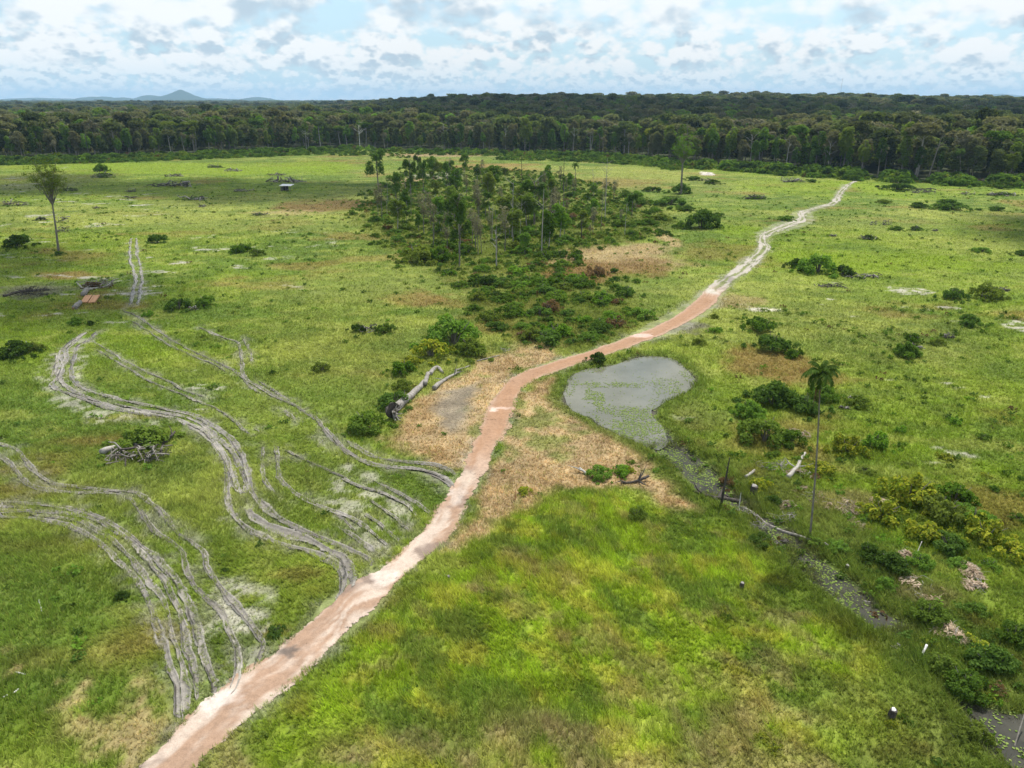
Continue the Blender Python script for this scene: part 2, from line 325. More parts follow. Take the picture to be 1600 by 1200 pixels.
    if k.any():
        x, y = X[k], Y[k]; wv = np.maximum(np.maximum(poly_sd(PONDW, x, y), poly_sd(CREEKW, x, y)), poly_sd(SLOUGHW, x, y))
        gq = sstep(wv + (c[k] - .5) * 2.6, -3.0, -1.2)[:, None] * .8; Cc[k] = Cc[k] + (GRN * .85 - Cc[k]) * gq; tall[k] += gq[:, 0] * .5; q = sstep(wv + (c[k] - .5) * 2.2, -.5, .5)[:, None]; cr_ = (poly_sd(CREEKW, x, y) > -2)[:, None] * sstep(fbm(x, y, 3.0, 4, 778, .6), .28, .50)[:, None]; Cc[k] = Cc[k] + (MUD * .5 + (OLV * .55 - MUD * .5) * cr_ - Cc[k]) * q; tall[k] *= 1 - .6 * q[:, 0] * (1 - cr_[:, 0])
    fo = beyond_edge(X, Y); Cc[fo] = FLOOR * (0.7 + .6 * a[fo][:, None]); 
    Cc = Cc * (0.72 + .56 * c[:, None])
    return np.clip(Cc, 0.008, .8), np.clip(tall, .08, 2)
COVER_SPOTS = [
 (1180,560,80,32,RUST*1.3,.75), (1270,590,60,16,RUST*1.2,.6), (665,468,70,14,RUST*1.35,.7), (560,600,90,22,OLV,.5), (960,400,105,24,TAN,.85), (900,425,70,20,RUST*1.1,.85), (980,420,70,14,RUST*1.1,.7),
 (1000,415,50,16,RUST,.5), (1040,370,16,14,TAN*1.1,.8), (520,318,80,14,RUST*.85,.85), (450,333,60,6,TAN,.6), (1140,395,90,22,RUST*1.15,.45), (980,272,110,12,YEL*.95,.75), (960,285,90,9,RUST*1.3,.55),
 (1270,405,120,22,LIME,.85), (1450,410,150,18,LIME*.95,.75), (1400,350,130,20,OLV*1.2,.5), (1340,290,60,14,LIME*1.1,.7), (1230,290,90,18,LIME,.5), (1500,380,90,12,YEL,.5), (1150,360,50,10,LIME,.7), (1480,265,200,12,LIME,.4),
 (250,262,360,9,LIME*1.05,.8), (480,262,90,12,LIME,.7), (60,280,120,14,YEL*.8,.6), (250,340,260,14,YEL,.45), (380,352,200,10,OLV*1.2,.5),
 (700,242,95,5,TAN*.85,.85), (780,262,80,7,RUST*1.6,.7), (640,282,45,5,TAN*.9,.8), (690,275,40,6,SAND*.75,.6), (870,262,90,4,YEL,.6),
 (1040,470,60,16,GRN*.9,.6), (1010,440,60,12,GRN,.6), (560,440,120,50,YEL*.85,.35), (500,560,120,60,YEL*.85,.35), (140,565,60,30,GRN,.4), (130,500,60,20,GRN*1.1,.6),
 (100,430,60,6,RUST*1.5,.7), (50,455,60,14,MUD*.9,.7), (60,290,60,8,MUD,.3), (150,462,35,8,RUST*1.3,.5), (450,640,120,60,GRN*1.1,.5), (620,760,60,40,GRN,.5), (840,545,40,10,TAN,.6), (1150,470,40,14,TAN*.9,.6), (1070,510,40,12,MUD,.8),
 (1190,484,30,3,SAND*1.1,.8), (1105,271,11,3,SAND*1.2,.9), (470,900,60,14,RUST*1.1,.4), (430,990,30,10,RUST,.5), (740,925,22,8,TAN*.8,.7), (565,1180,40,20,TAN,.5), (250,1150,90,30,TAN*.9,.4),
 (1330,785,60,18,TAN*.85,.45), (1440,930,50,18,TAN*.8,.4), (1530,930,50,20,OLV,.3), (1200,760,70,20,OLV*.7,.5), (1100,650,60,30,OLV*.8,.6), (1140,610,50,30,LIME*.8,.5)]

# ------------------------------------------------------------------ mesh building helpers
def link_mesh(name, V, faces, mat, parent=None, colr=None, smooth=False, loc=None):
    """V (n,3); faces: list of int arrays (m,k)"""
    me = bpy.data.meshes.new(name); V = np.asarray(V, np.float32)
    me.vertices.add(len(V)); me.vertices.foreach_set('co', V.ravel())
    faces = [f for f in faces if len(f)]
    if faces:
        li = np.concatenate([f.ravel() for f in faces]).astype(np.int32)
        tot = np.concatenate([np.full(len(f), f.shape[1]) for f in faces]).astype(np.int32)
        st = np.concatenate([[0], np.cumsum(tot)[:-1]]).astype(np.int32)
        me.loops.add(len(li)); me.loops.foreach_set('vertex_index', li)
        me.polygons.add(len(tot)); me.polygons.foreach_set('loop_start', st)
        me.polygons.foreach_set('use_smooth', np.full(len(tot), smooth))
    if colr is not None:
        at = me.attributes.new('tint', 'FLOAT_COLOR', 'POINT'); cc = np.ones((len(V), 4), np.float32); cc[:, :colr.shape[1]] = colr
        at.data.foreach_set('color', cc.ravel())
    for mm in (mat if isinstance(mat, (list, tuple)) else [mat]): me.materials.append(mm)
    me.update(calc_edges=True)
    o = bpy.data.objects.new(name, me); C.objects.link(o); o.parent = parent
    if loc is not None: o.location = loc
    return o
def tag(o, label=None, cat=None, group=None, kind=None):
    for k, v in (('label', label), ('category', cat), ('group', group), ('kind', kind)):
        if v: o[k] = v
    return o
def thing(name, label, cat, loc=(0, 0, 0), rz=0, group=None, s=1.0):
    o = bpy.data.objects.new(name, None); C.objects.link(o); o.location = loc; o.rotation_euler = (0, 0, rz); o.scale = (s, s, s)
    o.empty_display_size = .3
    return tag(o, label, cat, group)
def copy_thing(root, loc, rz, s, label, group=None):
    r = root.copy(); C.objects.link(r); r.location = loc; r.rotation_euler = (0, 0, rz); r.scale = s if isinstance(s, tuple) else (s, s, s); r['label'] = label
    if group: r['group'] = group
    elif 'group' in r: del r['group']
    for ch in root.children:
        c = ch.copy(); C.objects.link(c); c.parent = r
    return r
class MB:
    def __init__(s): s.V = []; s.Q = []; s.T3 = []; s.n = 0
    def add(s, V, Q=None, T3=None):
        if Q is not None and len(Q): s.Q.append(np.asarray(Q) + s.n)
        if T3 is not None and len(T3): s.T3.append(np.asarray(T3) + s.n)
        s.V.append(np.asarray(V, float)); s.n += len(V); return s
    def tube(s, P, rad, n=6, cap=True, rough=0.0):
        P = np.array(P, float); m = len(P); rad = np.full(m, rad) if np.isscalar(rad) else np.array(rad, float)
        Tn = np.gradient(P, axis=0); Tn /= np.linalg.norm(Tn, axis=1)[:, None] + 1e-9
        ref = np.array([0, 0, 1.]) if abs(Tn[0, 2]) < .8 else np.array([1., 0, 0])
        A = np.cross(Tn, ref); A /= np.linalg.norm(A, axis=1)[:, None] + 1e-9; B = np.cross(Tn, A)
        th = np.arange(n) / n * 2 * np.pi
        rr = rad[:, None] * (1 + rough * (rng.random((m, n)) - .5))
        V = P[:, None] + rr[..., None] * (np.cos(th)[None, :, None] * A[:, None] + np.sin(th)[None, :, None] * B[:, None])
        i = np.arange(m - 1)[:, None] * n; j = np.arange(n)[None]; k = (j + 1) % n
        Q = np.stack([i + j, i + k, i + n + k, i + n + j], -1).reshape(-1, 4)
        V = V.reshape(-1, 3); T3 = []
        if cap:
            V = np.concatenate([V, P[:1], P[-1:]])
            for q in range(n): T3 += [(m * n, (q + 1) % n, q), (m * n + 1, (m - 1) * n + q, (m - 1) * n + (q + 1) % n)]
        return s.add(V, Q, T3)
    def box(s, c, d, rz=0, tilt=0):
        V = np.array([(x, y, z) for x in (-.5, .5) for y in (-.5, .5) for z in (-.5, .5)]) * np.array(d)
        if tilt: V = V @ np.array([[1, 0, 0], [0, math.cos(tilt), math.sin(tilt)], [0, -math.sin(tilt), math.cos(tilt)]])
        ca, sa = math.cos(rz), math.sin(rz); V = V @ np.array([[ca, sa, 0], [-sa, ca, 0], [0, 0, 1]]) + np.array(c)
        return s.add(V, [(0, 1, 3, 2), (4, 6, 7, 5), (0, 4, 5, 1), (2, 3, 7, 6), (0, 2, 6, 4), (1, 5, 7, 3)])
    def leaves(s, cen, nrm, size, asp=.55):
        """diamond leaf or leaf spray at each centre, facing nrm"""
        n = len(cen); nrm = nrm / (np.linalg.norm(nrm, axis=1)[:, None] + 1e-9)
        r = rng.normal(size=(n, 3)); a = np.cross(nrm, r); a /= np.linalg.norm(a, axis=1)[:, None] + 1e-9; b = np.cross(nrm, a)
        sz = (size * (.6 + .8 * rng.random(n)))[:, None]
        bend = nrm * sz * .18
        V = np.stack([cen - a * sz, cen - b * sz * asp + bend, cen + a * sz, cen + b * sz * asp + bend], 1).reshape(-1, 3)
        return s.add(V, np.arange(4 * n).reshape(n, 4))
    def lobes(s, L, n, size, rmin=.55, asp=.6, up=.5, rand=.8, flatbot=-.5):
        """leaf sprays spread through the shell of several ellipsoid clumps L = (x,y,z,rx,ry,rz)"""
        L = np.array(L, float); wt = (L[:, 3] * L[:, 4] + L[:, 3] * L[:, 5] + L[:, 4] * L[:, 5]); wt /= wt.sum()
        idx = rng.choice(len(L), n, p=wt); q = L[idx]
        d = rng.normal(size=(n, 3)); d /= np.linalg.norm(d, axis=1)[:, None]; d[:, 2] = np.where(d[:, 2] < flatbot, -d[:, 2], d[:, 2])
        r = rmin + (1.05 - rmin) * rng.random(n) ** .6
        cen = q[:, :3] + d * q[:, 3:] * r[:, None]
        return s.leaves(cen, d + rng.normal(size=(n, 3)) * rand + np.array([0, 0, up]), np.full(n, size), asp)
    def build(s, name, mat, parent=None, smooth=False, colr=None, loc=None):
        F_ = []
        if s.Q: F_.append(np.concatenate(s.Q))
        if s.T3: F_.append(np.concatenate(s.T3))
        return link_mesh(name, np.concatenate(s.V), F_, mat, parent, colr, smooth, loc)

# ------------------------------------------------------------------ materials
def newmat(name):
    m = bpy.data.materials.new(name); m.use_nodes = True; m.node_tree.nodes.clear(); return m, NT(m.node_tree)
def leaf_mat(name, ca, cb, trans=.35, objvar=.35, hue=None):
    m, t = newmat(name); gi = t.node('ShaderNodeNewGeometry').outputs['Random Per Island']; oi = t.node('ShaderNodeObjectInfo').outputs['Random']
    c = t.mix(gi, ca, cb)
    k = t.rng(oi, 0, 1, 1 - objvar, 1 + objvar); kk = t.node('ShaderNodeCombineXYZ', {0: k, 1: k, 2: k}).outputs[0]
    c = t.mix(1.0, c, kk, 'MULTIPLY')
    if hue: c = t.mix(t.rng(t.m('FRACT', t.m('MULTIPLY', oi, 7.31)), .35, 1.0, 0, .85), c, hue)
    d = t.node('ShaderNodeBsdfDiffuse', {0: c}); tr = t.node('ShaderNodeBsdfTranslucent', {0: t.mix(1.0, c, (1.25, 1.3, .6, 1), 'MULTIPLY')})
    mx = t.node('ShaderNodeMixShader', {0: trans, 1: d.outputs[0], 2: tr.outputs[0]})
    t.node('ShaderNodeOutputMaterial', {0: mx.outputs[0]}); return m
def wood_mat(name, ca, cb, scale=3.0, rough=.9, bump=.4):
    m, t = newmat(name); co = t.node('ShaderNodeTexCoord').outputs['Object']
    mp = t.node('ShaderNodeMapping', {0: co, 'Scale': (1, 1, .35)}).outputs[0]
    n = t.noise(mp, scale, 6, .65); n2 = t.noise(co, scale * 6, 4, .6)
    c = t.mix(t.rng(n, .36, .64), ca, cb); c = t.mix(t.rng(n2, .5, .75, 0, .45), c, tuple(q * .35 for q in ca))
    b = t.node('ShaderNodeBump', {'Strength': bump, 'Distance': .05, 'Height': n2})
    p = t.node('ShaderNodeBsdfPrincipled', {'Base Color': c, 'Roughness': rough, 'Normal': b.outputs[0]}); p.inputs['Specular IOR Level'].default_value = .2
    t.node('ShaderNodeOutputMaterial', {0: p.outputs[0]}); return m
# ground
def tint_mat(name, fine=True, rough=.95, edge=False, wet=False, rag=1.0, amp=1.0):
    m, t = newmat(name); at = t.node('ShaderNodeAttribute', attribute_name='tint'); pos = t.node('ShaderNodeNewGeometry').outputs['Position']
    n1 = t.noise(pos, 2.2, 6, .68); n2 = t.noise(pos, .35, 5, .6); n3 = t.noise(pos, 11.0, 3, .7)
    k = t.m('MULTIPLY', amp, t.m('ADD', t.rng(n1, .3, .7, -.34, .36), t.m('ADD', t.rng(n2, .3, .7, -.2, .22), t.rng(n3, .3, .7, -.28, .30))))
    k = t.m('ADD', 1.0, k); kk = t.node('ShaderNodeCombineXYZ', {0: k, 1: k, 2: k}).outputs[0]
    c = t.mix(1.0, at.outputs['Color'], kk, 'MULTIPLY')
    hgt = t.m('ADD', t.m('MULTIPLY', n1, .6), t.m('MULTIPLY', n3, .25))
    b = t.node('ShaderNodeBump', {'Strength': .7 if fine else .35, 'Distance': .25 if fine else .08, 'Height': hgt})
    p = t.node('ShaderNodeBsdfPrincipled', {'Base Color': c, 'Roughness': rough, 'Normal': b.outputs[0]}); p.inputs['Specular IOR Level'].default_value = .12
    if wet: t.put(p.inputs['Roughness'], t.rng(t.noise(pos, .9, 3, .5), .42, .56, .25, .9)); p.inputs['Specular IOR Level'].default_value = .35
    out = p.outputs[0]
    if edge:      # ragged margins: the strip gives way to the ground between its edge clods
        a = t.m('ADD', at.outputs['Alpha'], t.m('ADD', t.rng(n1, .3, .7, -.42 * rag, .42 * rag), t.rng(n2, .3, .7, -.3 * rag, .3 * rag)))
        f = t.rng(a, .42, .58, 0, 1); tr = t.node('ShaderNodeBsdfTransparent')
        out = t.node('ShaderNodeMixShader', {0: f, 1: tr.outputs[0], 2: out}).outputs[0]
    t.node('ShaderNodeOutputMaterial', {0: out}); return m
M = {}
M['ground'] = tint_mat('meadow_ground'); M['road'] = tint_mat('dirt', False, .9, True, False, 1.0, .5); M['rut'] = tint_mat('churned_mud', False, .9, True, True, .6)
m, t = newmat('grass_blades'); at = t.node('ShaderNodeAttribute', attribute_name='tint'); gi = t.node('ShaderNodeNewGeometry').outputs['Random Per Island']
k = t.rng(gi, 0, 1, .75, 1.3); kk = t.node('ShaderNodeCombineXYZ', {0: k, 1: k, 2: k}).outputs[0]; c = t.mix(1.0, at.outputs['Color'], kk, 'MULTIPLY')
d = t.node('ShaderNodeBsdfDiffuse', {0: c}); tr = t.node('ShaderNodeBsdfTranslucent', {0: c}); mx = t.node('ShaderNodeMixShader', {0: .5, 1: d.outputs[0], 2: tr.outputs[0]})
t.node('ShaderNodeOutputMaterial', {0: mx.outputs[0]}); M['grass'] = m
m, t = newmat('murky_water'); pos = t.node('ShaderNodeNewGeometry').outputs['Position']; n = t.noise(pos, .12, 4, .6); n2 = t.noise(pos, 1.6, 3, .5)
c = t.mix(t.rng(n, .35, .65), (.105, .105, .072), (.155, .152, .115))
b = t.node('ShaderNodeBump', {'Strength': .06, 'Distance': .05, 'Height': n2})
p = t.node('ShaderNodeBsdfPrincipled', {'Base Color': c, 'Roughness': .10, 'IOR': 1.33, 'Normal': b.outputs[0]}); t.node('ShaderNodeOutputMaterial', {0: p.outputs[0]}); M['water'] = m
m, t = newmat('dark_swamp_water'); pos = t.node('ShaderNodeNewGeometry').outputs['Position']; n = t.noise(pos, .5, 5, .65)
c = t.mix(t.rng(n, .35, .65), (.022, .022, .015), (.050, .047, .034))
p = t.node('ShaderNodeBsdfPrincipled', {'Base Color': c, 'Roughness': .3, 'IOR': 1.33}); p.inputs['Specular IOR Level'].default_value = .35; t.node('ShaderNodeOutputMaterial', {0: p.outputs[0]}); M['swampwater'] = m
M['leaf_mid'] = leaf_mat('leaf_mid', (.080, .150, .022), (.160, .260, .042), trans=.42, hue=(.17, .20, .04))
M['leaf_dark'] = leaf_mat('leaf_dark', (.055, .105, .020), (.112, .180, .036), trans=.4)
M['leaf_bright'] = leaf_mat('leaf_bright', (.085, .17, .018), (.15, .25, .03))
M['leaf_yellow'] = leaf_mat('leaf_yellow', (.10, .17, .02), (.38, .37, .04), objvar=.2)
M['leaf_grey'] = leaf_mat('leaf_grey', (.14, .135, .085), (.24, .225, .155), objvar=.25)
M['leaf_forest'] = leaf_mat('leaf_forest', (.058, .080, .026), (.118, .148, .050), trans=.4, objvar=.5, hue=(.19, .175, .10))
M['leaf_brown'] = leaf_mat('leaf_brown', (.10, .062, .03), (.17, .11, .055), objvar=.3)
M['frond'] = leaf_mat('palm_frond', (.05, .095, .015), (.10, .16, .035))
M['dry_frond'] = leaf_mat('dry_frond', (.26, .19, .13), (.46, .37, .28), trans=.15)
M['lily'] = leaf_mat('floating_leaf', (.10, .15, .035), (.20, .25, .07), trans=.1)
M['bark'] = wood_mat('bark', (.13, .11, .09), (.24, .22, .19)); M['pale_bark'] = wood_mat('pale_bark', (.25, .23, .20), (.42, .39, .35))
M['grey_wood'] = wood_mat('weathered_wood', (.17, .15, .13), (.35, .325, .29)); M['dark_wood'] = wood_mat('charred_wood', (.03, .027, .025), (.10, .085, .07))
M['red_wood'] = wood_mat('fresh_cut_wood', (.30, .12, .06), (.42, .20, .10)); M['plank'] = wood_mat('sawn_plank', (.50, .25, .12), (.60, .33, .17), 1.5, .7, .1)
M['dry_sand'] = wood_mat('dry_sand', (.40, .35, .30), (.50, .45, .40), 1); M['white'] = wood_mat('bleached_white', (.50, .48, .45), (.72, .70, .67), 2, .7, .1); M['tin'] = wood_mat('sheet_roof', (.55, .55, .54), (.70, .70, .69), 1.0, .5, .1)

# ------------------------------------------------------------------ ground sheet
def axis(c0, fine, near, g1, mid, g2, far):
    v = [0.0]; d = fine
    while v[-1] < far:
        x = v[-1]
        d = fine if x < near else (fine * (1 + (x - near) * g1) if x < mid else d * g2)
        v.append(x + d)
    return np.array(v) + c0
xs = axis(0, .5, 75, .012, 650, 1.07, 20000); xs = np.concatenate([-xs[:0:-1], xs])
ys = axis(26, .5, 90, .011, 750, 1.05, 20000); yb = -axis(-26, 3, 40, .02, 400, 1.12, 6000)[::-1]; ys = np.concatenate([yb[:-1], ys])
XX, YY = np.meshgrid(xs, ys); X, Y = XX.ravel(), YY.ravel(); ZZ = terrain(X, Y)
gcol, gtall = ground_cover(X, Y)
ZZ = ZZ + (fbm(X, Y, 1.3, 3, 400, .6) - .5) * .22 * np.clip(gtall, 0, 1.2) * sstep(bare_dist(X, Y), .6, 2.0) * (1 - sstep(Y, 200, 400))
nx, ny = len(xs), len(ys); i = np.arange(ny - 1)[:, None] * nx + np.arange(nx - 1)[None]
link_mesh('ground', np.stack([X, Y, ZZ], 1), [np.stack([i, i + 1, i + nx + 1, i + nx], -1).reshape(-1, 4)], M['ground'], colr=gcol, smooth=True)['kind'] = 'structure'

# ------------------------------------------------------------------ road
def lin(c): return np.array(c)
na = 18; tt = np.linspace(0, 1, na)
Lp, Rp = road_lr[:, :2], road_lr[:, 2:]
jn_ = np.arange(len(Lp)) * .35; wob = (fbm(jn_, jn_ * 0, 4, 4, 520, .6) - .5)[:, None]; wob2 = (fbm(jn_, jn_ * 0 + 50, 4, 4, 521, .6) - .5)[:, None]; dd_ = (Rp - Lp) / np.linalg.norm(Rp - Lp, axis=1)[:, None]; Lp = Lp + dd_ * wob * 1.3; Rp = Rp + dd_ * wob2 * 1.3
mid = (Lp + Rp) / 2; dirr = Rp - Lp; wdt = np.linalg.norm(dirr, axis=1)[:, None]; ext = 1 + 1.0 / wdt
P = mid[:, None] + dirr[:, None] * ext[:, None] * (tt[None, :, None] - .5)
s_len = np.arange(len(P)) * .35; S = np.repeat(s_len, na); TT = np.tile(tt, len(P)); X, Y = P[..., 0].ravel(), P[..., 1].ravel()
wv = np.repeat(wdt[:, 0], na)
ppx, ppy = proj(X, Y)
red = sstep(ppy + (fbm(X, Y, 5, 3, 509) - .5) * 90, 835, 660) * sstep(ppy, 452, 470)
far = 1 - sstep(ppy, 440, 462)
streak = fbm(S, TT * wv * 11, 9, 4, 500, .62); blot = fbm(X, Y, 3.5, 4, 501, .6); fine = fbm(X, Y, .8, 3, 502, .6)
PINK, PALE, GREY = col(.285,.165,.096), col(.42,.335,.27), col(.17,.125,.10)
rc = PALE + (PINK * .85 - PALE) * sstep(streak * .75 + blot * .25, .44, .62)[:, None] * .75
rc = rc + (PINK - rc) * (red * .92)[:, None]
rc = rc + (SAND * .80 - rc) * (far * .9)[:, None]
edge_t = np.abs(TT - .5) * 2
rc = rc + (PALE - rc) * (red * sstep(edge_t, .55, .8) * .25)[:, None]
rc = rc + (GREY - rc) * (sstep(fbm(X, Y, 2.6, 3, 505, .55), .60, .72) * (1 - red) * (1 - far) * .8)[:, None]
for px, py, rx, ry, st, cl in ((727,748,14,16,.5,col(.46,.39,.32)),(715,775,16,18,.5,col(.48,.42,.37)),(770,640,7,4,.6,col(.6,.5,.44)),(785,638,16,2,.6,col(.5,.38,.32)),(1000,524,20,4,.8,col(.52,.38,.32)),
                               (450,1022,16,10,.8,col(.10,.085,.075)),(1138,436,12,7,.8,col(.17,.15,.13)),(330,1095,40,22,.7,col(.55,.48,.43)),(600,905,24,12,.6,col(.56,.47,.41)),(1110,455,10,6,.8,SAND)):
    rc = rc + (cl - rc) * (emask(px, py, rx, ry, X, Y, int(px)) * st)[:, None]
rc = rc * (.95 + .10 * fine[:, None])
wheel = np.exp(-((TT - .3) / .07) ** 2) + np.exp(-((TT - .7) / .07) ** 2)
far_tracks = far * (1 - wheel) * sstep(streak, .40, .55)
rc = rc + (OLV - rc) * (far_tracks * .9)[:, None]
alpha = sstep(1.0 - edge_t, 0.0, .95 / wv) + (fbm(X, Y, 2.6, 4, 510, .65) - .5) * 1.9 * (1 - sstep(1 - edge_t, 0, 2.6 / wv))
alpha = np.where(far > .3, alpha - .35 * (far_tracks > .35) * far, alpha)
alpha[(S < .1) | (S > s_len[-1] - .1)] = 0
Zr = terrain(X, Y) + .05 + .05 * sstep(edge_t, 1.0, .5) - wheel * .035 + (fine - .5) * .02
n0 = len(P); i = np.arange(n0 - 1)[:, None] * na + np.arange(na - 1)[None]
ro = link_mesh('road', np.stack([X, Y, Zr], 1), [np.stack([i, i + 1, i + na + 1, i + na], -1).reshape(-1, 4)], M['road'], colr=np.concatenate([rc, np.clip(alpha, 0, 1)[:, None]], 1), smooth=True)
tag(ro, kind='structure')

# wheel tracks: grooves with thrown-up clods on both sides
for g in sorted(set(r[0] for r in rut_w)):
    mb = MB(); cols = []
    for (gg, P, wd, mud) in rut_w:
        if gg != g: continue
        n = len(P); sS = np.arange(n) * .5; nv = np.gradient(P, axis=0); nv = np.stack([-nv[:, 1], nv[:, 0]], 1); nv /= np.linalg.norm(nv, axis=1)[:, None] + 1e-9
        seed = int(abs(P[0, 0] * 13 + P[0, 1] * 7)) % 9999
        off = (fbm(sS, sS * 0, 5, 4, seed, .6) - .5) * .8; ww = wd * (.10 + .68 * fbm(sS, sS * 0 + 9, 3, 4, seed, .6))
        prof = [(-2.7, 0, -.01), (-1.9, .42, .06), (-1.35, .9, .15), (-1.0, 1, .02), (-.6, 1, .0), (.2, 1, .0), (.8, 1, .01), (1.15, .95, .10), (1.8, .42, .05), (2.7, 0, -.01)]
        vs = []; cs = []
        for (o, al, hh) in prof:
            q = P + nv * (off + o * ww / 1.6)[:, None]
            f1 = fbm(q[:, 0], q[:, 1], .9, 3, seed + 3, .6)
            mudm = np.clip(mud + .08 + (fbm(sS, sS * 0, 12, 3, seed + 5) - .5) * 1.6, 0, 1) * (.75 if abs(o) < .9 else .3)
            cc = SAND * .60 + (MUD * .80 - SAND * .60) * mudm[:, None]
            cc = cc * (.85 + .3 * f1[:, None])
            if -1.36 < o < -.9: cc = cc + (MUD * .36 - cc) * sstep(fbm(sS, sS * 0 + 20, 4, 3, seed + 6), .34, .54)[:, None]  # shadow line under one bank, painted into the rut colour
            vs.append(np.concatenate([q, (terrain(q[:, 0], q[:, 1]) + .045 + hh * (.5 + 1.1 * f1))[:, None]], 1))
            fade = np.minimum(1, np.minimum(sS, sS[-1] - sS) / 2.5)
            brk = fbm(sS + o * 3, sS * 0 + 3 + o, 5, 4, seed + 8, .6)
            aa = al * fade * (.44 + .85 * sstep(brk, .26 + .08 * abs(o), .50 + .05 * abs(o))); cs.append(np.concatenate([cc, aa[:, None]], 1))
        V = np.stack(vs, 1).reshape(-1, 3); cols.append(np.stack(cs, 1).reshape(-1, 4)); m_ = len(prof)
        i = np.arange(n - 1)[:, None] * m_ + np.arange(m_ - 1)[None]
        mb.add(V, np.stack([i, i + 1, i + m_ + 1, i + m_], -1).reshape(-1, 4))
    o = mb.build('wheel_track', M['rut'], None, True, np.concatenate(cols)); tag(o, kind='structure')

# ------------------------------------------------------------------ water
def water(name, W, z, mat):
    bm = bmesh.new(); Q = crs(W + [W[0]], 1.5)[:-1]; Q = Q + np.stack([fbm(Q[:, 0], Q[:, 1], 2.5, 3, 7) - .5, fbm(Q[:, 0], Q[:, 1], 2.5, 3, 8) - .5], 1) * 1.6
    f = bm.faces.new([bm.verts.new((a, b, z)) for a, b in Q]); bmesh.ops.triangulate(bm, faces=[f])
    me = bpy.data.meshes.new(name); bm.to_mesh(me); bm.free(); me.materials.append(mat); o = bpy.data.objects.new(name, me); C.objects.link(o)
    for p in me.polygons:
        if p.normal.z < 0: p.flip()
    return tag(o, kind='structure')
water('pond_water', PONDW, -.16, M['water']); water('creek_water', CREEKW, -.28, M['swampwater']); water('slough_water', SLOUGHW, -.18, M['swampwater'])
# floating leaves
cand = np.stack([rng.uniform(0, 70, 260000), rng.uniform(25, 160, 260000)], 1); X, Y = cand.T
inp = poly_sd(PONDW, X, Y); inc = poly_sd(CREEKW, X, Y); ins_ = poly_sd(SLOUGHW, X, Y); nz = fbm(X, Y, 4.5, 4, 601, .65)
mm = np.zeros(len(X))
for px, py, rx, ry, st in ((928,620,17,14,1.),(955,600,50,5,.75),(990,645,34,12,1.),(985,670,34,14,1.),(1010,665,40,16,.9),(1045,600,40,16,.25),(960,640,30,10,.4)):
    mm = np.maximum(mm, st * emask(px, py, rx, ry, X, Y, int(px + 3 * py)))
keep = ((inp > 0) & (rng.random(len(X)) < np.clip(mm * 1.5 * (nz > .40) + .3 * (inp < 1.6) * (nz > .5) + .02, 0, 1))) | ((inc > -.3) & (rng.random(len(X)) < .2 + .7 * sstep(nz, .45, .60))) | ((ins_ > -.2) & (rng.random(len(X)) < .1 + .8 * sstep(nz, .5, .6)))
P = cand[keep]; mb = MB(); nn = len(P)
mb.leaves(np.concatenate([P, np.maximum(np.where(poly_sd(PONDW, P[:, 0], P[:, 1]) > 0, -.135, np.where(poly_sd(CREEKW, P[:, 0], P[:, 1]) > -.5, -.26, -.155)), terrain(P[:, 0], P[:, 1]) + .02)[:, None] + rng.random((nn, 1)) * .02], 1), rng.normal(size=(nn, 3)) * .06 + np.array([0, 0, 1]), np.full(nn, .10), .8)
tag(mb.build('floating_weed', M['lily']), 'pale green leaves floating in mats on pond and creek', 'water weed', kind='stuff')

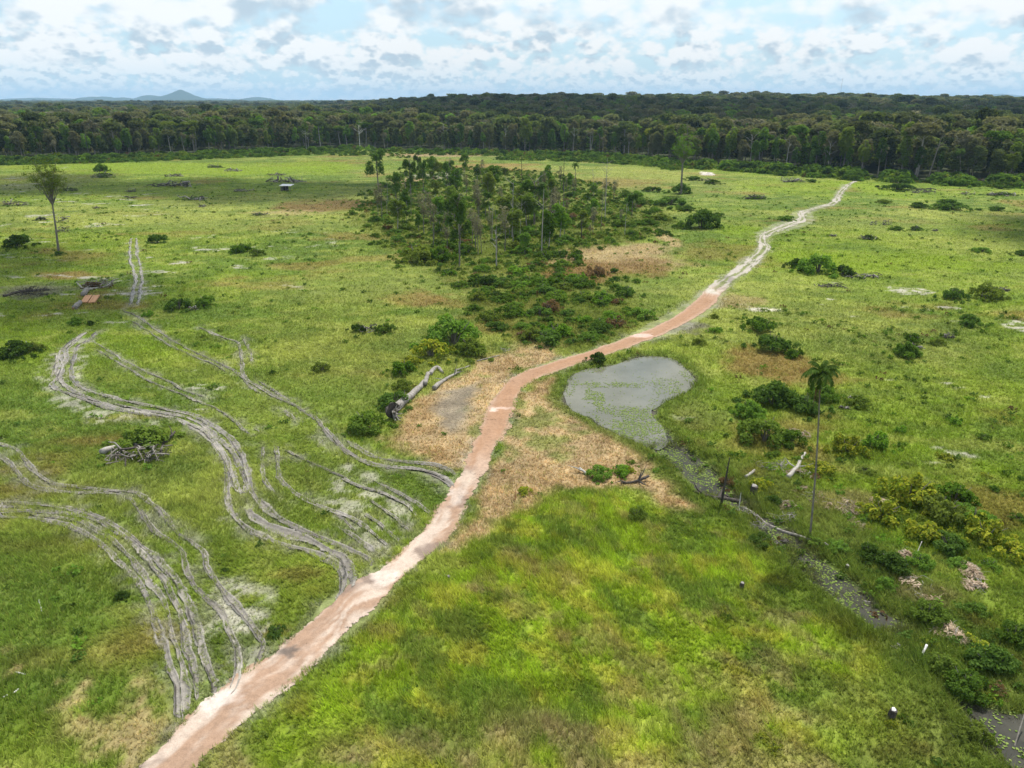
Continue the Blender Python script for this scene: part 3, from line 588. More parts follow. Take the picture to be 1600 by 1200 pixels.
# ------------------------------------------------------------------ grass
def scatter(n, y0, y1, spread=.80, soft=.18):
    y = np.sqrt(rng.uniform((y0 * (1 - soft)) ** 2, (y1 * (1 + soft)) ** 2, n))
    k = rng.random(n) < np.clip(np.minimum((y - y0 * (1 - soft)) / (2 * soft * y0), (y1 * (1 + soft) - y) / (2 * soft * y1)), 0, 1); y = y[k]
    dep = y * CT + H * ST; x = (rng.random(len(y)) * 2 - 1) * spread * dep
    return x, y
def creek_zone(X, Y):
    px, py = proj(X, Y); return np.where(py > 664, 1.0, np.where((px > 1030) | (px < 900), .55, .3))
def grass(n, y0, y1, hgt, wid, K, seed):
    X, Y = scatter(n, y0, y1); Cc, tall = ground_cover(X, Y)
    wet = np.full(len(X), -9.); k = (Y < 175) & (X > -5) & (X < 75)
    if k.any(): wet[k] = np.maximum(np.maximum(poly_sd(PONDW, X[k], Y[k]), poly_sd(CREEKW, X[k], Y[k])), poly_sd(SLOUGHW, X[k], Y[k]))
    cl = fbm(X, Y, 1.4, 3, 700 + seed, .6)
    keep = (bare_dist(X, Y) > -.02 + .5 * (cl - .5)) & (wet < -.1 + 3.0 * (fbm(X, Y, 3.2, 3, 777, .6) > .50) * (creek_zone(X, Y))) & ~beyond_edge(X, Y) & (rng.random(len(X)) < np.clip(tall * 1.5, 0, 1)) & (cl > .2)
    X, Y, Cc, tall, cl = X[keep], Y[keep], Cc[keep], tall[keep], cl[keep]; n = len(X); Z = terrain(X, Y)
    ph = rng.random((n, K)) * 2 * np.pi; r = rng.random((n, K)) * wid * 2.2
    bx = X[:, None] + np.cos(ph) * r; by = Y[:, None] + np.sin(ph) * r; bz = Z[:, None] + np.zeros((n, K))
    hh = hgt * (tall * (.45 + 1.1 * cl))[:, None] * (.6 + .8 * rng.random((n, K)))
    wind = 2.4 + 1.6 * (fbm(X, Y, 9, 2, 720) - .5)[:, None] * 2
    la = np.where(rng.random((n, K)) < .55, wind + rng.normal(size=(n, K)) * .6, ph); ln = hh * (.35 + .9 * rng.random((n, K)))
    tx, ty = bx + np.cos(la) * ln, by + np.sin(la) * ln; tzz = bz + hh
    wx, wy = -np.sin(la) * wid, np.cos(la) * wid
    V = np.stack([np.stack([bx - wx, by - wy, bz], -1), np.stack([bx + wx, by + wy, bz], -1), np.stack([tx, ty, tzz], -1)], 2).reshape(-1, 3)
    hm = (rng.random(n) < .14)[:, None]; base = (Cc + hm * (YEL * .9 - Cc) * .6) * (0.62 + .82 * rng.random((n, 1))) * 1.75
    cr = np.repeat(base, K * 3, axis=0)
    return V, cr
parts = [grass(190000, 30, 75, .40, .026, 5, 1), grass(210000, 75, 135, .40, .036, 4, 2), grass(190000, 135, 260, .40, .055, 3, 3), grass(130000, 260, 640, .40, .11, 3, 4)]
V = np.concatenate([p[0] for p in parts]); cr = np.concatenate([p[1] for p in parts])
tag(link_mesh('grass', V, [np.arange(len(V)).reshape(-1, 3)], M['grass'], colr=cr), 'rough pasture grass covering the whole clearing', 'grass', kind='stuff')

# ------------------------------------------------------------------ plants: prototypes
def clump_lobes(n, rx, ry, h, seed):
    r = np.random.default_rng(seed); L = []
    for k in range(n + 6):
        a = r.uniform(0, 6.28); q = r.random() ** .6 * 1.1; s_ = r.uniform(.16, .42) * (1.15 - .4 * q)
        L.append((math.cos(a) * q * rx * .82, math.sin(a) * q * ry * .82, h * (.16 + .55 * r.random() * (1 - .6 * q)), rx * s_, ry * s_ * r.uniform(.7, 1.2), h * r.uniform(.14, .34)))
    for k in range(9):
        a = r.uniform(0, 6.28); q = r.uniform(.85, 1.5); s_ = r.uniform(.08, .2)
        L.append((math.cos(a) * q * rx, math.sin(a) * q * ry, h * .06, rx * s_, ry * s_, h * r.uniform(.06, .18)))
    return L
def stems(mb, n, spread, h, r0, seed):
    r = np.random.default_rng(seed)
    for k in range(n):
        a = r.uniform(0, 6.28); q = r.random() * spread; x, y = math.cos(a) * q, math.sin(a) * q
        mb.tube([(x * .15, y * .15, -.05), (x * .5, y * .5, h * .45), (x, y, h * r.uniform(.7, 1.0))], [r0, r0 * .7, r0 * .25], 5)
BUSH = {}
def make_bush(key, mat, seed, leaves, size, rx=1.0, ry=1.0, h=1.0, nl=9):
    """unit bush: radius 1, height about 1"""
    t_ = thing('bush', 'bush', 'bush')
    mb = MB(); mb.lobes(clump_lobes(nl, rx, ry, h, seed), leaves, size, .45, .6, .6, .8); mb.build('foliage', M[mat], t_)
    sb = MB(); stems(sb, 7, .75, h * .8, .035, seed + 1); sb.build('stem', M['bark'], t_)
    BUSH.setdefault(key, []).append([t_, False]); return t_
for k_ in range(3):
    make_bush('mid', 'leaf_mid', 10 + k_, 1900, .07); make_bush('dark', 'leaf_dark', 20 + k_, 1700, .075)
    make_bush('bright', 'leaf_bright', 30 + k_, 1300, .085); make_bush('yellow', 'leaf_yellow', 40 + k_, 1200, .08)
    make_bush('brown', 'leaf_brown', 50 + k_, 800, .075, nl=7)
def use(store, key, loc, rz, s, label, group=None, cat=None):
    L = store[key]; e = L[rnd.randrange(len(L))]
    if not e[1]:
        e[1] = True; o = e[0]; o.location = loc; o.rotation_euler = (0, 0, rz); o.scale = s if isinstance(s, tuple) else (s, s, s); o['label'] = label
        if group: o['group'] = group
        if cat: o['category'] = cat
        return o
    o = copy_thing(e[0], loc, rz, s, label, group)
    if cat: o['category'] = cat
    return o
def bush_px(px, py, wpx, key, label, group=None, hf=1.15, dep_f=1.0):
    x, y = G(px, py); r = wpx * depth(px, py) / F / 2
    y += r * .5
    return use(BUSH, key, (x, y, tz(x, y) - .05), rnd.uniform(0, 6.28), (r, r * dep_f, r * hf), label, group)

# trees ---------------------------------------------------------------
TREE = {}
def branchy(mb, top, n, rad, r0, seed, start=.6, rise=.5):
    r = np.random.default_rng(seed); tips = []
    for k in range(n):
        a = k / n * 6.28 + r.uniform(-.5, .5); z0 = top * (start + (1 - start) * r.random() * .8); q = rad * r.uniform(.5, 1.0)
        e = (math.cos(a) * q, math.sin(a) * q, z0 + rise * q + r.uniform(0, .1) * top)
        mb.tube([(0, 0, z0), (e[0] * .5, e[1] * .5, z0 + (e[2] - z0) * .65), e], [r0, r0 * .6, r0 * .2], 5); tips.append(e)
    return tips
def make_tree(key, name, cat, mat, bark, h, crown_r, crown_h, nl, leaves, size, seed, trunk_r=.28, dense=True, flat=.5, label='tree', rmin=.5, tf=.5):
    r = np.random.default_rng(seed); t_ = thing(name, label, cat)
    tb = MB(); bend = r.normal(size=2) * h * .03
    tb.tube([(0, 0, -.3), (bend[0] * .5, bend[1] * .5, h * .35), (bend[0], bend[1], h * .7), (bend[0] * .8, bend[1] * .8, h * .93)], [trunk_r * 1.35, trunk_r, trunk_r * .75, trunk_r * .3], 7)
    tips = branchy(tb, h, 9, crown_r, trunk_r * .5, seed + 1, tf); tb.build('trunk', M[bark], t_)
    L = []; zc = h - crown_h / 2
    for k in range(nl):
        a = r.uniform(0, 6.28); q = r.random() ** .55; zz = (r.random() - .5)
        taper = 1 - .55 * abs(zz * 2) ** 2
        s_ = r.uniform(.24, .42)
        L.append((math.cos(a) * q * crown_r * .75 * taper, math.sin(a) * q * crown_r * .75 * taper, zc + zz * crown_h * .72, crown_r * s_, crown_r * s_, max(crown_h * .16, crown_r * s_ * flat)))
    mb = MB(); mb.lobes(L, leaves, size, rmin, .62, .5, .8); mb.build('crown', M[mat], t_)
    TREE.setdefault(key, []).append([t_, False]); return t_
for k_ in range(3):
    make_tree('full', 'broadleaf_tree', 'tree', 'leaf_forest', 'bark', 22, 5.5, 18, 22, 2000, .6, 100 + k_, .3, tf=.45)
    make_tree('tall', 'broadleaf_tree', 'tree', 'leaf_mid', 'bark', 25, 5.0, 17, 18, 1700, .58, 110 + k_, .3, tf=.55)
    make_tree('slim', 'slender_tree', 'tree', 'leaf_dark', 'bark', 21, 3.6, 15, 14, 1200, .52, 120 + k_, .2, tf=.55)
    make_tree('thin', 'thicket_tree', 'tree', 'leaf_dark', 'bark', 12, 2.9, 9, 9, 1900, .22, 130 + k_, .13, tf=.35, rmin=.3)
    make_tree('small', 'thicket_tree', 'tree', 'leaf_bright' if k_ == 1 else 'leaf_mid', 'pale_bark', 9, 2.9, 7.2, 12, 1900, .25, 140 + k_, .10, tf=.4)
make_tree('umbrella', 'umbrella_tree', 'tree', 'leaf_forest', 'pale_bark', 26, 8.5, 6.5, 20, 1700, .65, 150, .4, flat=.45, tf=.6)
make_tree('umbrella', 'umbrella_tree', 'tree', 'leaf_mid', 'pale_bark', 25, 7.5, 6, 18, 1500, .62, 151, .4, flat=.45, tf=.6)
make_tree('grey', 'sparse_tree', 'tree', 'leaf_grey', 'pale_bark', 23, 5.0, 10, 12, 800, .5, 160, .25, tf=.5)
make_tree('grey', 'sparse_tree', 'tree', 'leaf_grey', 'pale_bark', 24, 4.5, 9, 10, 600, .45, 161, .25, tf=.5)
make_tree('lime', 'bright_tree', 'tree', 'leaf_bright', 'pale_bark', 20, 4.5, 11, 12, 1200, .55, 170, .25, tf=.5)
make_tree('pale', 'bright_tree', 'tree', 'leaf_yellow', 'pale_bark', 22, 5, 8, 12, 900, .5, 171, .25, tf=.5)
make_tree('sparsethin', 'thin_sparse_tree', 'tree', 'leaf_grey', 'bark', 11, 2.0, 7, 9, 500, .18, 180, .09, tf=.35)

# forest edge: the trees standing in front, one by one
LAB = {'full': 'dense round green tree in the front rank of the forest', 'tall': 'tall leafy green tree with pale trunk at the forest front',
       'slim': 'slender dark green tree in the front rank of the forest', 'umbrella': 'flat spreading umbrella-shaped tree at the forest front',
       'grey': 'greyish thin-leaved tree with pale branches at the forest front', 'lime': 'bright lime green tree among the dark forest front',
       'pale': 'yellowish pale-leaved tree among the dark forest front'}
GR = 'trees standing along the front of the forest'
spec = [(543,232,'lime',1.0,'bright lime green tree beside the white leafless tree at forest edge'), (975,243,'umbrella',.95,'ochre green umbrella tree standing out before the shaded forest'),
        (1012,246,'pale',.95,'pale yellowish tree right of the ochre umbrella tree'), (1045,250,'lime',1.0,'light green feathery tree behind the lone meadow tree'),
        (1430,280,'umbrella',1.1,'big bright green crowned tree left of the leaning pale trunk')]
for px, py, key, s, lab in spec:
    x, y = G(px, py); use(TREE, key, (x, y, tz(x, y)), rnd.uniform(0, 6.28), s, lab, 'trees that stand out along the forest edge')
px = -120.0; cnt = 0; rowsp = []
while px < 1720:
    ey = float(np.interp(px, EX, EY)); x, y = G(px, ey)
    for row in range(2 if 400 < px < 1050 else 3):
        yy = y + row * rnd.uniform(6, 9) + rnd.uniform(0, 3); xx = x * yy / y + rnd.uniform(-2.5, 2.5)
        r_ = rnd.random()
        if row == 0: key = 'full' if r_ < .34 else 'slim' if r_ < .70 else 'tall' if r_ < .87 else 'grey' if r_ < .94 else 'lime' if r_ < .965 else 'umbrella'
        else: key = 'full' if r_ < .4 else 'tall' if r_ < .72 else 'slim' if r_ < .8 else 'umbrella' if r_ < .92 else 'grey'
        hs = .80 + .12 * min(1, max(0, (px - 700) / 600)) + rnd.uniform(-.2, .2) + (.2 if rnd.random() < .08 else 0) - (.12 if row == 0 else 0) 
        if cnt < 292:
            use(TREE, key, (xx, yy, tz(xx, yy)), rnd.uniform(0, 6.28), (hs * rnd.uniform(.9, 1.15), hs * rnd.uniform(.9, 1.15), hs), LAB[key], GR); cnt += 1
    px += (8.6 * F / (y * CT + H * ST)) * rnd.uniform(.85, 1.15) * 1.15

# leafless white trees
def bare_tree(x, y, h, lab, r0=.28, lean=(0, 0), seed=5, n=9, mat='white', name='dead_tree', rad=.22, z0=None, cat='dead tree', group=None):
    t_ = thing(name, lab, cat, (x, y, tz(x, y) if z0 is None else z0), 0, group)
    mb = MB(); top = (lean[0] * h, lean[1] * h, h); mb.tube([(0, 0, -.3), (top[0] * .45, top[1] * .45, h * .5), top], [r0 * 1.2, r0 * .85, r0 * .35], 7, rough=.2); mb.build('trunk', M[mat], t_)
    if n:
        bb = MB(); r = np.random.default_rng(seed)
        for k in range(n):
            a = r.uniform(0, 6.28); f = r.uniform(.55, .97); p0 = np.array([top[0] * f, top[1] * f, h * f]); q = h * rad * r.uniform(.4, 1)
            p1 = p0 + np.array([math.cos(a) * q, math.sin(a) * q, q * r.uniform(.4, 1.0)]); bb.tube([p0, (p0 + p1) / 2 + [0, 0, -.06 * q], p1], [r0 * .4, r0 * .28, r0 * .1], 5)
            for j in range(2):
                a2 = a + r.uniform(-.9, .9); p2 = p1 + np.array([math.cos(a2), math.sin(a2), r.uniform(.2, 1)]) * q * .45; bb.tube([p1 * .6 + p0 * .4, p2], [r0 * .2, r0 * .06], 4)
        bb.build('branch', M[mat], t_)
    return t_
x, y = G(565, 233); bare_tree(x, y - 6, 20, 'white leafless dead tree standing before the forest edge', .28, seed=3, n=11)
x, y = G(1446, 281); bare_tree(x, y - 2, 23, 'leaning greyish trunk with broken top at right forest edge', .36, (.13, 0), seed=4, n=3, mat='bark', rad=.10)
for q, (px, py, h) in enumerate(((695,236,22),(790,238,21),(1170,263,20),(1225,268,19),(895,241,20),(480,236,17),(1290,272,18))):
    x, y = G(px, py); bare_tree(x, y - 2, h, 'slim pale bare tree showing before the dark forest front', .22, (rnd.uniform(-.04, .04), 0), seed=20 + q, n=8, mat='pale_bark', group='bare pale trees along the forest edge')

# the forest mass behind: one object, its crowns scattered by geometry nodes
def scatter_object(name, protos, pts, pid, scl, rot, mats, label, cat, parent=None):
    V = []; Q = []; pv = []; mi = []; n = 0
    for k, (mb, mat_i) in enumerate(protos):
        v = np.concatenate(mb.V); q = np.concatenate(mb.Q); V.append(v); Q.append(q + n); pv.append(np.full(len(v), k)); mi.append(np.full(len(q), mat_i)); n += len(v)
        assert not mb.T3
    V.append(pts); pv.append(pid + 100); V = np.concatenate(V); pv = np.concatenate(pv)
    o = link_mesh(name, V, [np.concatenate(Q)], mats); me = o.data; me.polygons.foreach_set('material_index', np.concatenate(mi).astype(np.int32))
    for nm, arr in (('scl', np.concatenate([np.ones(n), scl])), ('rot', np.concatenate([np.zeros(n), rot]))):
        a = me.attributes.new(nm, 'FLOAT', 'POINT'); a.data.foreach_set('value', arr.astype(np.float32))
    a = me.attributes.new('pid', 'INT', 'POINT'); a.data.foreach_set('value', pv.astype(np.int32))
    g = bpy.data.node_groups.new(name + '_scatter', 'GeometryNodeTree'); g.is_modifier = True
    g.interface.new_socket('Geometry', in_out='INPUT', socket_type='NodeSocketGeometry'); g.interface.new_socket('Geometry', in_out='OUTPUT', socket_type='NodeSocketGeometry')
    N = g.nodes; Lk = g.links; gi = N.new('NodeGroupInput'); go = N.new('NodeGroupOutput'); jn = N.new('GeometryNodeJoinGeometry')
    def attr(nm, ty):
        a = N.new('GeometryNodeInputNamedAttribute'); a.data_type = ty; a.inputs['Name'].default_value = nm
        return [s_ for s_ in a.outputs if s_.name == 'Attribute' and s_.enabled][0]
    ap, as_, ar = attr('pid', 'INT'), attr('scl', 'FLOAT'), attr('rot', 'FLOAT'); cx = N.new('ShaderNodeCombineXYZ'); Lk.new(ar, cx.inputs[2])
    def sel(val):
        c = N.new('FunctionNodeCompare'); c.data_type = 'INT'; c.operation = 'EQUAL'; ii = [s_ for s_ in c.inputs if s_.type == 'INT' and s_.enabled]
        Lk.new(ap, ii[0]); ii[1].default_value = val; sg = N.new('GeometryNodeSeparateGeometry'); sg.domain = 'POINT'; Lk.new(gi.outputs[0], sg.inputs[0]); Lk.new(c.outputs[0], sg.inputs['Selection']); return sg.outputs[0]
    for k in range(len(protos)):
        ip = N.new('GeometryNodeInstanceOnPoints'); Lk.new(sel(100 + k), ip.inputs['Points']); Lk.new(sel(k), ip.inputs['Instance']); Lk.new(cx.outputs[0], ip.inputs['Rotation']); Lk.new(as_, ip.inputs['Scale']); Lk.new(ip.outputs[0], jn.inputs[0])
    Lk.new(jn.outputs[0], go.inputs[0]); md = o.modifiers.new('scatter', 'NODES'); md.node_group = g
    return tag(o, label, cat, kind='stuff')
def canopy_proto(seed, rad, hgt, n, size, flat=.6, nl=8, trunk=True):
    r = np.random.default_rng(seed); L = []
    for k in range(nl):
        a = r.uniform(0, 6.28); q = r.random() ** .6; s_ = r.uniform(.32, .5)
        L.append((math.cos(a) * q * rad * .65, math.sin(a) * q * rad * .65, hgt - rad * flat * (.45 + .7 * q * r.random()), rad * s_, rad * s_, rad * s_ * flat * 1.2))
    mb = MB(); mb.lobes(L, n, size, .55, .65, .6, .7)
    # a lower skirt so that no light shows under the crown
    m_ = n // 3; a = rng.uniform(0, 6.28, m_); q = rng.uniform(.3, 1, m_) * rad; mb.leaves(np.stack([np.cos(a) * q, np.sin(a) * q, rng.uniform(hgt * .25, hgt * .8, m_)], 1), rng.normal(size=(m_, 3)) + [0, 0, .6], np.full(m_, size * 1.1), .7)
    return mb
protos = []
for k_ in range(4): protos.append((canopy_proto(200 + k_, 5.6, 22, 420, .85), 0))          # near crowns
protos.append((canopy_proto(210, 7.5, 25, 480, .9, .45, 12), 0)); protos.append((canopy_proto(211, 5.2, 22, 260, .7, .7), 1)); protos.append((canopy_proto(212, 5.0, 21, 320, .8), 2)); protos.append((canopy_proto(214, 5.6, 22, 420, .8), 3))
for k_ in range(3): protos.append((canopy_proto(220 + k_, 10, 24, 260, 2.0, .5, 12), 0))    # far crowns, two or three trees each
for k_ in range(2): protos.append((canopy_proto(230 + k_, 24, 26, 240, 5.0, .3, 16), 0))
FP = []; FI = []; FS = []
def forest_ring(r0, r1, sp, ids, wts, sc0, sc1):
    n = int((r1 ** 2 - r0 ** 2) * .82 / sp ** 2); rr = np.sqrt(rng.uniform(r0 ** 2, r1 ** 2, n)); an = rng.uniform(-.82, .82, n)
    X, Y = np.sin(an) * rr, np.cos(an) * rr
    k = beyond_edge(X, Y)
    px, py = proj(X, Y); ye = np.interp(px, EX, EY); # keep behind the front ranks
    ydist = np.array([G(a, b)[1] for a, b in zip(np.clip(px, -300, 1900), ye)]); k &= (Y > ydist + 19)
    X, Y = X[k], Y[k]; big = fbm(X, Y, 120, 3, 801)
    FP.append(np.stack([X, Y, terrain(X, Y) - 1.5 + (big - .5) * 5], 1)); FI.append(rng.choice(ids, len(X), p=wts)); FS.append((sc0 + (sc1 - sc0) * rng.random(len(X)) ** 1.6) * np.where(rng.random(len(X)) < .04, 1.22, 1.0))
forest_ring(380, 1500, 8.0, [0, 1, 2, 3, 4, 5, 6, 7], [.15, .15, .13, .13, .14, .12, .05, .13], .66, 1.30)
forest_ring(1450, 4200, 15, [8, 9, 10, 4], [.3, .3, .3, .1], .75, 1.2)
forest_ring(4000, 10500, 38, [11, 12], [.5, .5], .8, 1.1)
FP, FI, FS = np.concatenate(FP), np.concatenate(FI), np.concatenate(FS)
print('forest crowns', len(FP))
scatter_object('forest', protos, FP, FI, FS, rng.uniform(0, 6.28, len(FP)), [M['leaf_forest'], M['leaf_grey'], M['leaf_bright'], M['leaf_mid']], 'unbroken dark green rainforest canopy reaching to the horizon', 'forest')

# low scrub along the foot of the forest, and the undergrowth of the thicket
sp_ = []
def scr(key_mat, n, size, seed): mb = MB(); mb.lobes(clump_lobes(6, 1.6, 1.6, 1.7, seed), n, size, .4, .6, .6); return (mb, key_mat)
protos = [scr(0, 160, .32, 300), scr(0, 160, .32, 301), scr(1, 160, .32, 302), scr(2, 120, .3, 303), scr(3, 100, .28, 304)]
P_ = []; I_ = []; S_ = []
for k in range(5200):
    px = rnd.uniform(-100, 1700); ey = float(np.interp(px, EX, EY)); wdt_ = 8 if px < 520 else 12 if px < 640 else 12 if 780 < px < 1060 else 6
    x, y = G(px, ey + (rnd.random() ** 1.3) * wdt_ * (1.0 if 1 else 1)); 
    if 560 < px < 780 and rnd.random() < .6: continue
    if px > 1080 and vnoise(np.array([px / 26.0]), np.array([.5]), 3)[0] < .45: continue
    P_.append((x + rnd.uniform(-2, 2), y, 0)); I_.append(rnd.choices([0, 1, 2, 3, 4], [.25, .15, .75 if px < 700 else .3, .0, .03])[0]); S_.append(rnd.uniform(.6, 1.5) * (1.9 if rnd.random() < (.35 if px < 700 else .6) and y > G(px, ey + 4)[1] else 1.0) * (1.35 if px > 1100 else 1))
n_e = len(P_)
THW = GP(THICK); A = np.array(THW)
cand = np.stack([rng.uniform(A[:, 0].min() - 8, A[:, 0].max() + 8, 14000), rng.uniform(A[:, 1].min() - 5, A[:, 1].max() + 10, 14000)], 1)
sd = poly_sd(THW, cand[:, 0], cand[:, 1]) + (fbm(cand[:, 0], cand[:, 1], 14, 3, 811) - .5) * 20; dn = fbm(cand[:, 0], cand[:, 1], 9, 3, 812)
kk = (sd > -4) & (rng.random(len(cand)) < (.32 + .6 * sstep(dn, .42, .62)) * (.12 + .88 * sstep(sd, -4, 9))) & (bare_dist(cand[:, 0], cand[:, 1]) > 1.5)
for x, y in cand[kk]:
    P_.append((x, y, 0)); I_.append(rnd.choices([0, 1, 2, 3, 4], [.36, .18, .34, .02, .10])[0]); S_.append(rnd.uniform(.2, .85))
P_ = np.array(P_); P_[:, 2] = terrain(P_[:, 0], P_[:, 1]) - .1
scatter_object('undergrowth', protos, P_, np.array(I_), np.array(S_), rng.uniform(0, 6.28, len(P_)), [M['leaf_mid'], M['leaf_dark'], M['leaf_bright'], M['leaf_grey'], M['leaf_brown']][0:1] + [M['leaf_dark'], M['leaf_bright'], M['leaf_brown']], 'tangled low scrub in the thicket and along the forest foot', 'scrub')

# small weeds dotted over the pasture
protos = []
for k_, (mi_, nn_) in enumerate(((0, 60), (1, 50), (2, 45), (3, 40))):
    mb = MB(); mb.lobes(clump_lobes(4, .5, .5, .55, 320 + k_), nn_, .11, .3, .6, .6); protos.append((mb, mi_))
X, Y = scatter(26000, 33, 330); tn_ = fbm(X, Y, 7, 4, 821, .65); Cc, tall = ground_cover(X, Y)
px, py = proj(X, Y); dens_ = .05 + .35 * sstep(tn_, .52, .66) + .75 * (pmask(SWAMP, X, Y, 4, 3, 3)) + .35 * ((px > 1130) & (py > 480) & (py < 900)) * sstep(tn_, .4, .55) 
wetm = np.full(len(X), -9.); k = (Y < 175) & (X > -5) & (X < 75); wetm[k] = np.maximum(poly_sd(PONDW, X[k], Y[k]), poly_sd(CREEKW, X[k], Y[k]) - 1.8)
kk = (rng.random(len(X)) < dens_) & (bare_dist(X, Y) > .8) & (wetm < -.3) & ~((pmask(LUSH, X, Y, 4, 2, 3) > .5) & (rng.random(len(X)) < .8))
X, Y = X[kk], Y[kk]; n = len(X)
scatter_object('weeds', protos, np.stack([X, Y, terrain(X, Y) - .03], 1), rng.choice(4, n, p=[.42, .33, .17, .08]), rng.uniform(.5, 1.7, n) , rng.uniform(0, 6.28, n), [M['leaf_mid'], M['leaf_dark'], M['leaf_bright'], M['leaf_brown']], 'small leafy weeds dotted through the pasture grass', 'weeds')

# ------------------------------------------------------------------ thicket trees and bushes
GT = 'trees of the central thicket'; GB = 'bushes of the central thicket'
r2 = random.Random(5)
spots = []
tries = 0
while len(spots) < 100 and tries < 9000:
    tries += 1; px = r2.uniform(570, 1040); py = r2.uniform(268, 400)
    x, y = G(px, py)
    if poly_sd(GP([(580,330),(610,285),(700,268),(850,275),(940,300),(1010,335),(950,368),(870,385),(800,425),(730,405),(660,375),(600,355)]), np.array([x]), np.array([y]))[0] < 0: continue
    if any((x - a) ** 2 + (y - b) ** 2 < 9 for a, b in spots): continue
    spots.append((x, y)); dark = px < 720
    key = r2.choices(['thin', 'small', 'sparsethin'], [.20, .52, .28] if dark else [.10, .52, .38])[0]
    s = r2.uniform(.6, 1.3) * (1.0 if px < 880 else .7)
    lab = {'thin': 'narrow dark vine-covered tree inside the central thicket', 'small': 'small bushy green tree inside the central thicket', 'sparsethin': 'thin nearly bare grey tree inside the central thicket'}[key]
    use(TREE, key, (x, y, tz(x, y)), r2.uniform(0, 6.28), (s * r2.uniform(.9, 1.3), s * r2.uniform(.9, 1.3), s), lab, GT)
for px, py, top, key, sx, lab in ((718,416,300,'thin',1.0,'tall dark vine-wrapped tree at the near tip of the thicket'), (592,302,236,'thin',1.5,'lone dark tree at the far left corner of the thicket'),
        (642,304,248,'thin',1.2,'dense black-green tree left of the thicket middle'), (662,302,252,'thin',1.0,'leaning dark tree beside the black-green one in the thicket'), (700,300,252,'thin',1.1,'dark pointed tree at the back of the thicket'),
        (765,330,272,'small',1.0,'bright leafy tree rising from the middle of the thicket'), (835,352,280,'thin',1.9,'broad dark ivy-clad tree at the right of the thicket')):
    x, y = G(px, py); d = depth(px, py); hh = (py - top) * d / F * 1.03; s = hh / (12 if key == 'thin' else 9)
    use(TREE, key, (x, y, tz(x, y)), r2.uniform(0, 6.28), (s * sx * .8, s * sx * .8, s), lab)
sp2 = 0
while sp2 < 26:
    px = r2.uniform(600, 1000); py = r2.uniform(290, 410); x, y = G(px, py)
    if poly_sd(THW, np.array([x]), np.array([y]))[0] < 4: continue
    sp2 += 1; h_ = r2.uniform(6, 13)
    bare_tree(x, y, h_, 'thin pale leafless stem sticking out of the central thicket', .09, (r2.uniform(-.06, .06), 0), seed=600 + sp2, n=r2.choice([3, 5, 8]), mat=r2.choice(['pale_bark', 'pale_bark', 'bark']), rad=.13, group='bare stems of the central thicket')
for px, py, top, lab in ((862,372,300,'dark dead pole standing right of the ivy-clad tree'), (816,300,246,'thick broken dead trunk at the back of the thicket'), (880,300,250,'thin dead pole with vine tuft behind the thicket'), (908,376,344,'dark topped dead stem at right edge of thicket'),
                         (945,345,255,'tall thin leafless tree right of the thicket palm'), (800,372,290,'pale slim bare trunk in the middle of the thicket'), (846,395,300,'pale bare trunk leaning in front of ivy-clad tree'), (776,420,360,'white thin bare stem at the lower thicket')):
    x, y = G(px, py); d = depth(px, py); bare_tree(x, y, (py - top) * d / F * 1.03, lab, .16, (rnd.uniform(-.03, .03), 0), seed=int(px), n=4 if 'pole' in lab or 'trunk' in lab else 10, mat='dark_wood' if 'dark' in lab or 'broken' in lab or 'dead pole' in lab else 'pale_bark', rad=.12)
cnt = 0; tries = 0; bs = []
while cnt < 220 and tries < 5000:
    tries += 1; px = r2.uniform(545, 1050); py = r2.uniform(285, 545); x, y = G(px, py)
    if poly_sd(THW, np.array([x]), np.array([y]))[0] < -2 or bare_dist(np.array([x]), np.array([y]))[0] < 2.5: continue
    if 880 < px < 1060 and 380 < py < 440 and r2.random() < .8: continue
    if any((x - a) ** 2 + (y - b) ** 2 < 5 for a, b in bs): continue
    bs.append((x, y)); key = r2.choices(['mid', 'dark', 'bright', 'brown'], [.45, .3, .17, .08])[0]; r_ = r2.uniform(1.3, 3.1)
    use(BUSH, key, (x, y, tz(x, y)), r2.uniform(0, 6.28), (r_, r_, r_ * r2.uniform(.7, 1.05)), {'mid': 'green bush in the tangle of the central thicket', 'dark': 'dark green bush in the tangle of the central thicket', 'bright': 'bright green bush in the tangle of the central thicket', 'brown': 'rusty brown bush in the tangle of the central thicket'}[key], GB); cnt += 1

